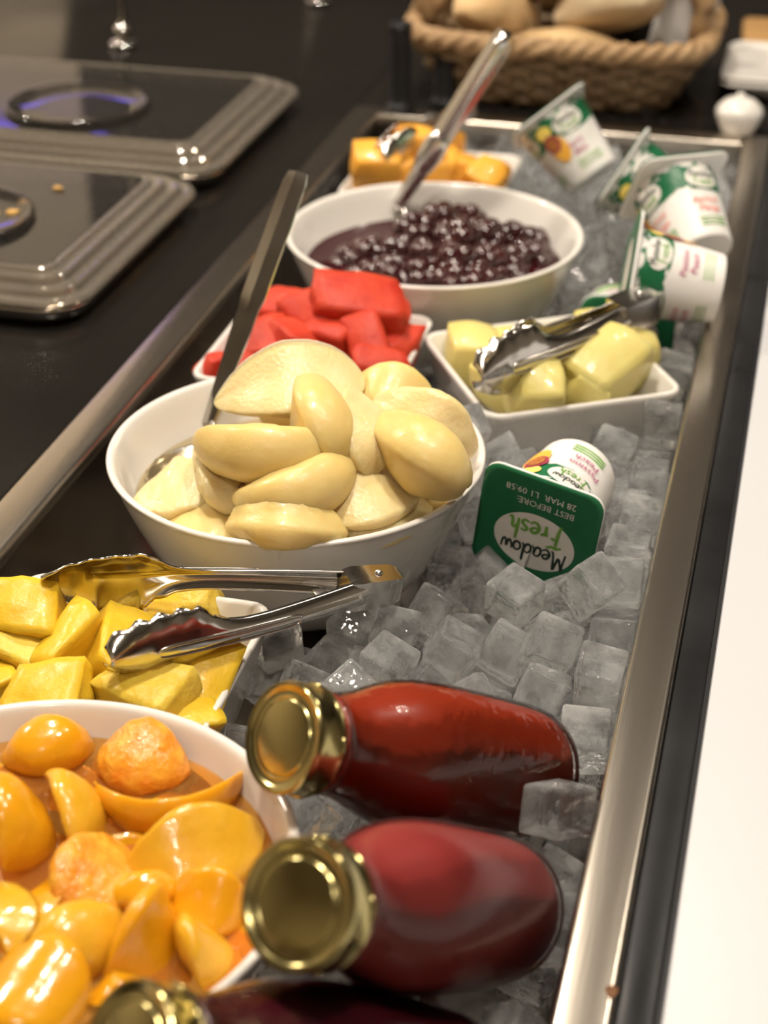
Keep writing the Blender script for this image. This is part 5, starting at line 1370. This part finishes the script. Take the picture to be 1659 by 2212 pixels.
(1,0.0821,1.3556,0.8364,2.911,-0.227,-0.733,0),
(4,-0.0277,1.3605,0.8493,-1.892,1.124,-0.648,0),
(2,-0.0771,1.3618,0.8611,0.276,1.149,-2.766,0),
(5,-0.0287,1.3637,0.8744,-0.932,1.215,-0.912,1),
(0,0.0,1.3645,0.8733,0.764,1.006,1.901,1),
(2,0.1424,1.3666,0.8681,0.531,2.342,-1.538,1),
(3,-0.0513,1.3668,0.8668,-0.08,2.922,-1.61,0),
(3,-0.1183,1.3669,0.8629,-1.982,0.121,0.111,0),
(1,-0.0729,1.3697,0.8833,0.281,-0.338,3.027,1),
(5,-0.1013,1.3704,0.8838,0.527,0.217,2.233,0),
(1,0.0553,1.3735,0.8635,0.623,0.958,0.575,1),
(0,0.0269,1.3742,0.8713,0.25,-1.929,-2.02,1),
(2,0.1167,1.3745,0.863,-0.658,-0.021,2.695,0),
(0,-0.0006,1.3752,0.8524,-0.494,-2.894,0.05,0),
(2,0.0884,1.3801,0.8508,-1.964,-0.327,-1.236,0),
(1,0.0256,1.3816,0.843,-1.281,-0.036,-1.965,0),
(4,0.1133,1.3821,0.8389,-2.497,-0.106,-0.385,0),
(0,0.0566,1.3832,0.8397,0.518,1.089,0.578,0),
(1,-0.0561,1.3837,0.8421,-1.279,-1.581,1.568,0),
(2,0.1439,1.3837,0.8438,-1.267,1.993,0.651,0),
(3,-0.0844,1.3839,0.8406,-0.218,-0.249,-0.355,0),
(1,-0.0298,1.3839,0.8385,-0.992,0.821,-2.481,0),
(3,-0.114,1.3846,0.8368,2.194,0.163,1.517,0),
(1,-0.0111,1.3871,0.8843,-2.042,-0.258,-1.962,1),
(1,-0.1199,1.3877,0.8785,-0.426,2.003,1.324,0),
(0,-0.087,1.3877,0.8629,-0.968,1.239,-0.913,0),
(5,-0.0219,1.3903,0.8612,-2.163,0.444,-0.334,1),
(0,-0.0482,1.3906,0.8654,0.017,-2.758,-0.034,0),
(3,0.0964,1.3913,0.8709,0.7,-1.048,0.933,0),
(5,0.048,1.3928,0.8832,0.115,-0.575,-0.923,1),
(4,0.0682,1.3975,0.867,-0.728,0.443,-1.764,0),
(4,0.0127,1.3996,0.864,-2.148,-0.784,-0.879,0),
(0,0.0811,1.405,0.8377,2.742,1.24,0.179,0),
(5,-0.0,1.4059,0.8429,1.34,0.864,-1.248,0),
(3,0.1197,1.4069,0.869,2.188,-1.473,-0.513,0),
(2,0.0282,1.4082,0.8433,1.176,2.485,-0.022,0),
(1,-0.113,1.4093,0.8439,0.188,0.36,0.751,0),
(2,-0.0353,1.4093,0.8811,0.656,-0.98,0.794,1),
(0,-0.0536,1.4112,0.8379,2.405,1.331,0.471,0),
(4,0.0924,1.4114,0.8607,-1.932,0.379,0.037,0),
(2,0.1448,1.4116,0.8696,0.566,-1.486,-2.129,1),
(4,0.1161,1.4121,0.8457,1.621,-0.003,1.584,0),
(0,-0.0281,1.4122,0.8455,1.542,0.013,-1.645,0),
(1,-0.1086,1.4124,0.8665,1.963,0.1,1.589,0),
(4,-0.0094,1.4127,0.875,3.069,-0.955,0.062,0),
(5,0.0548,1.4128,0.8504,3.14,-0.863,-0.082,0),
(3,0.1408,1.4128,0.8453,0.856,1.549,0.857,0),
(1,-0.0811,1.413,0.8453,-0.004,3.115,-1.545,0),
(0,-0.0814,1.413,0.8775,3.109,0.663,0.048,1),
(5,-0.0593,1.4132,0.8615,-0.048,-1.775,0.072,0),
(1,0.0389,1.4136,0.8672,-0.011,0.896,-3.127,0),
(3,-0.105,1.4142,0.8912,-1.614,-1.162,-0.008,1),
(1,0.006,0.645,0.862,2.222,2.252,1.159,1),
(0,-0.019,0.679,0.863,0.511,1.485,5.995,1),
(1,-0.02,0.672,0.842,2.404,0.182,2.924,1)]
def ice_label(x, y):
    if y > 1.30: return 'clear ice cube against the far end wall of the well'
    if y > 1.18: return 'clear ice cube among the far yogurt pots' if x > 0.06 else 'clear ice cube right of the far orange melon dish'
    if y > 1.04: return 'clear ice cube beside the berry bowl near the sideways yogurt pot'
    if y > 0.90: return 'clear ice cube between the pale melon dish and the right rim' if x > 0.03 else 'clear ice cube behind the pear bowl between dishes'
    if x > 0.128 and y < 0.52: return 'clear ice cube between the pinkish bottle and the right steel rim'
    if x > 0.128 and y < 0.62: return 'clear ice cube at the base of the orange-red bottle by the rim'
    if x > 0.128 and y < 0.74: return 'clear ice cube against the right rim beside the open ice bank'
    if x > 0.118: return 'clear ice cube against the right rim beside the front yogurt pot'
    if y > 0.80: return 'clear ice cube in front of the pale melon dish behind the yogurt pot'
    if y > 0.715: return 'clear ice cube between the pear bowl and the green lid' if x < 0.07 else 'clear ice cube at the foot of the green yogurt lid'
    if y > 0.655: return 'clear ice cube beside the tong hinge' if x < 0.06 else 'clear ice cube in the bank just below the green lid'
    if y > 0.60: return 'clear ice cube under the near tong arm' if x < 0.045 else 'clear ice cube in the bank behind the orange-red bottle'
    if x < 0.035: return 'clear ice cube between pineapple dish and the upper gold cap'
    return 'clear ice cube under or between the juice bottles'
bed = bmesh.new()
for (k, x, y, z, a, b_, c, seen) in ICE_TABLE:
    if seen:
        o = bpy.data.objects.new('ice_cube', cube_me[k]); COL.objects.link(o)
        o.location = (x, y, z); o.rotation_euler = (a, b_, c)
        tag(o, ice_label(x, y), 'ice cube', 'ice cubes in the steel well')
    else:
        M = Matrix.LocRotScale(Vector((x, y, z)), __import__('mathutils').Euler((a, b_, c)), None)
        tmp = cube_me[k].copy(); tmp.transform(M); bed.from_mesh(tmp); bpy.data.meshes.remove(tmp)
if ICE_TABLE:
    me = bpy.data.meshes.new('ice_bed'); bed.to_mesh(me); me.materials.clear()
    o = link('ice_bed', me, 'ice_whitened'); tag(o, 'mass of clear ice filling the bottom of the steel well', 'ice', kind='stuff')
bed.free()
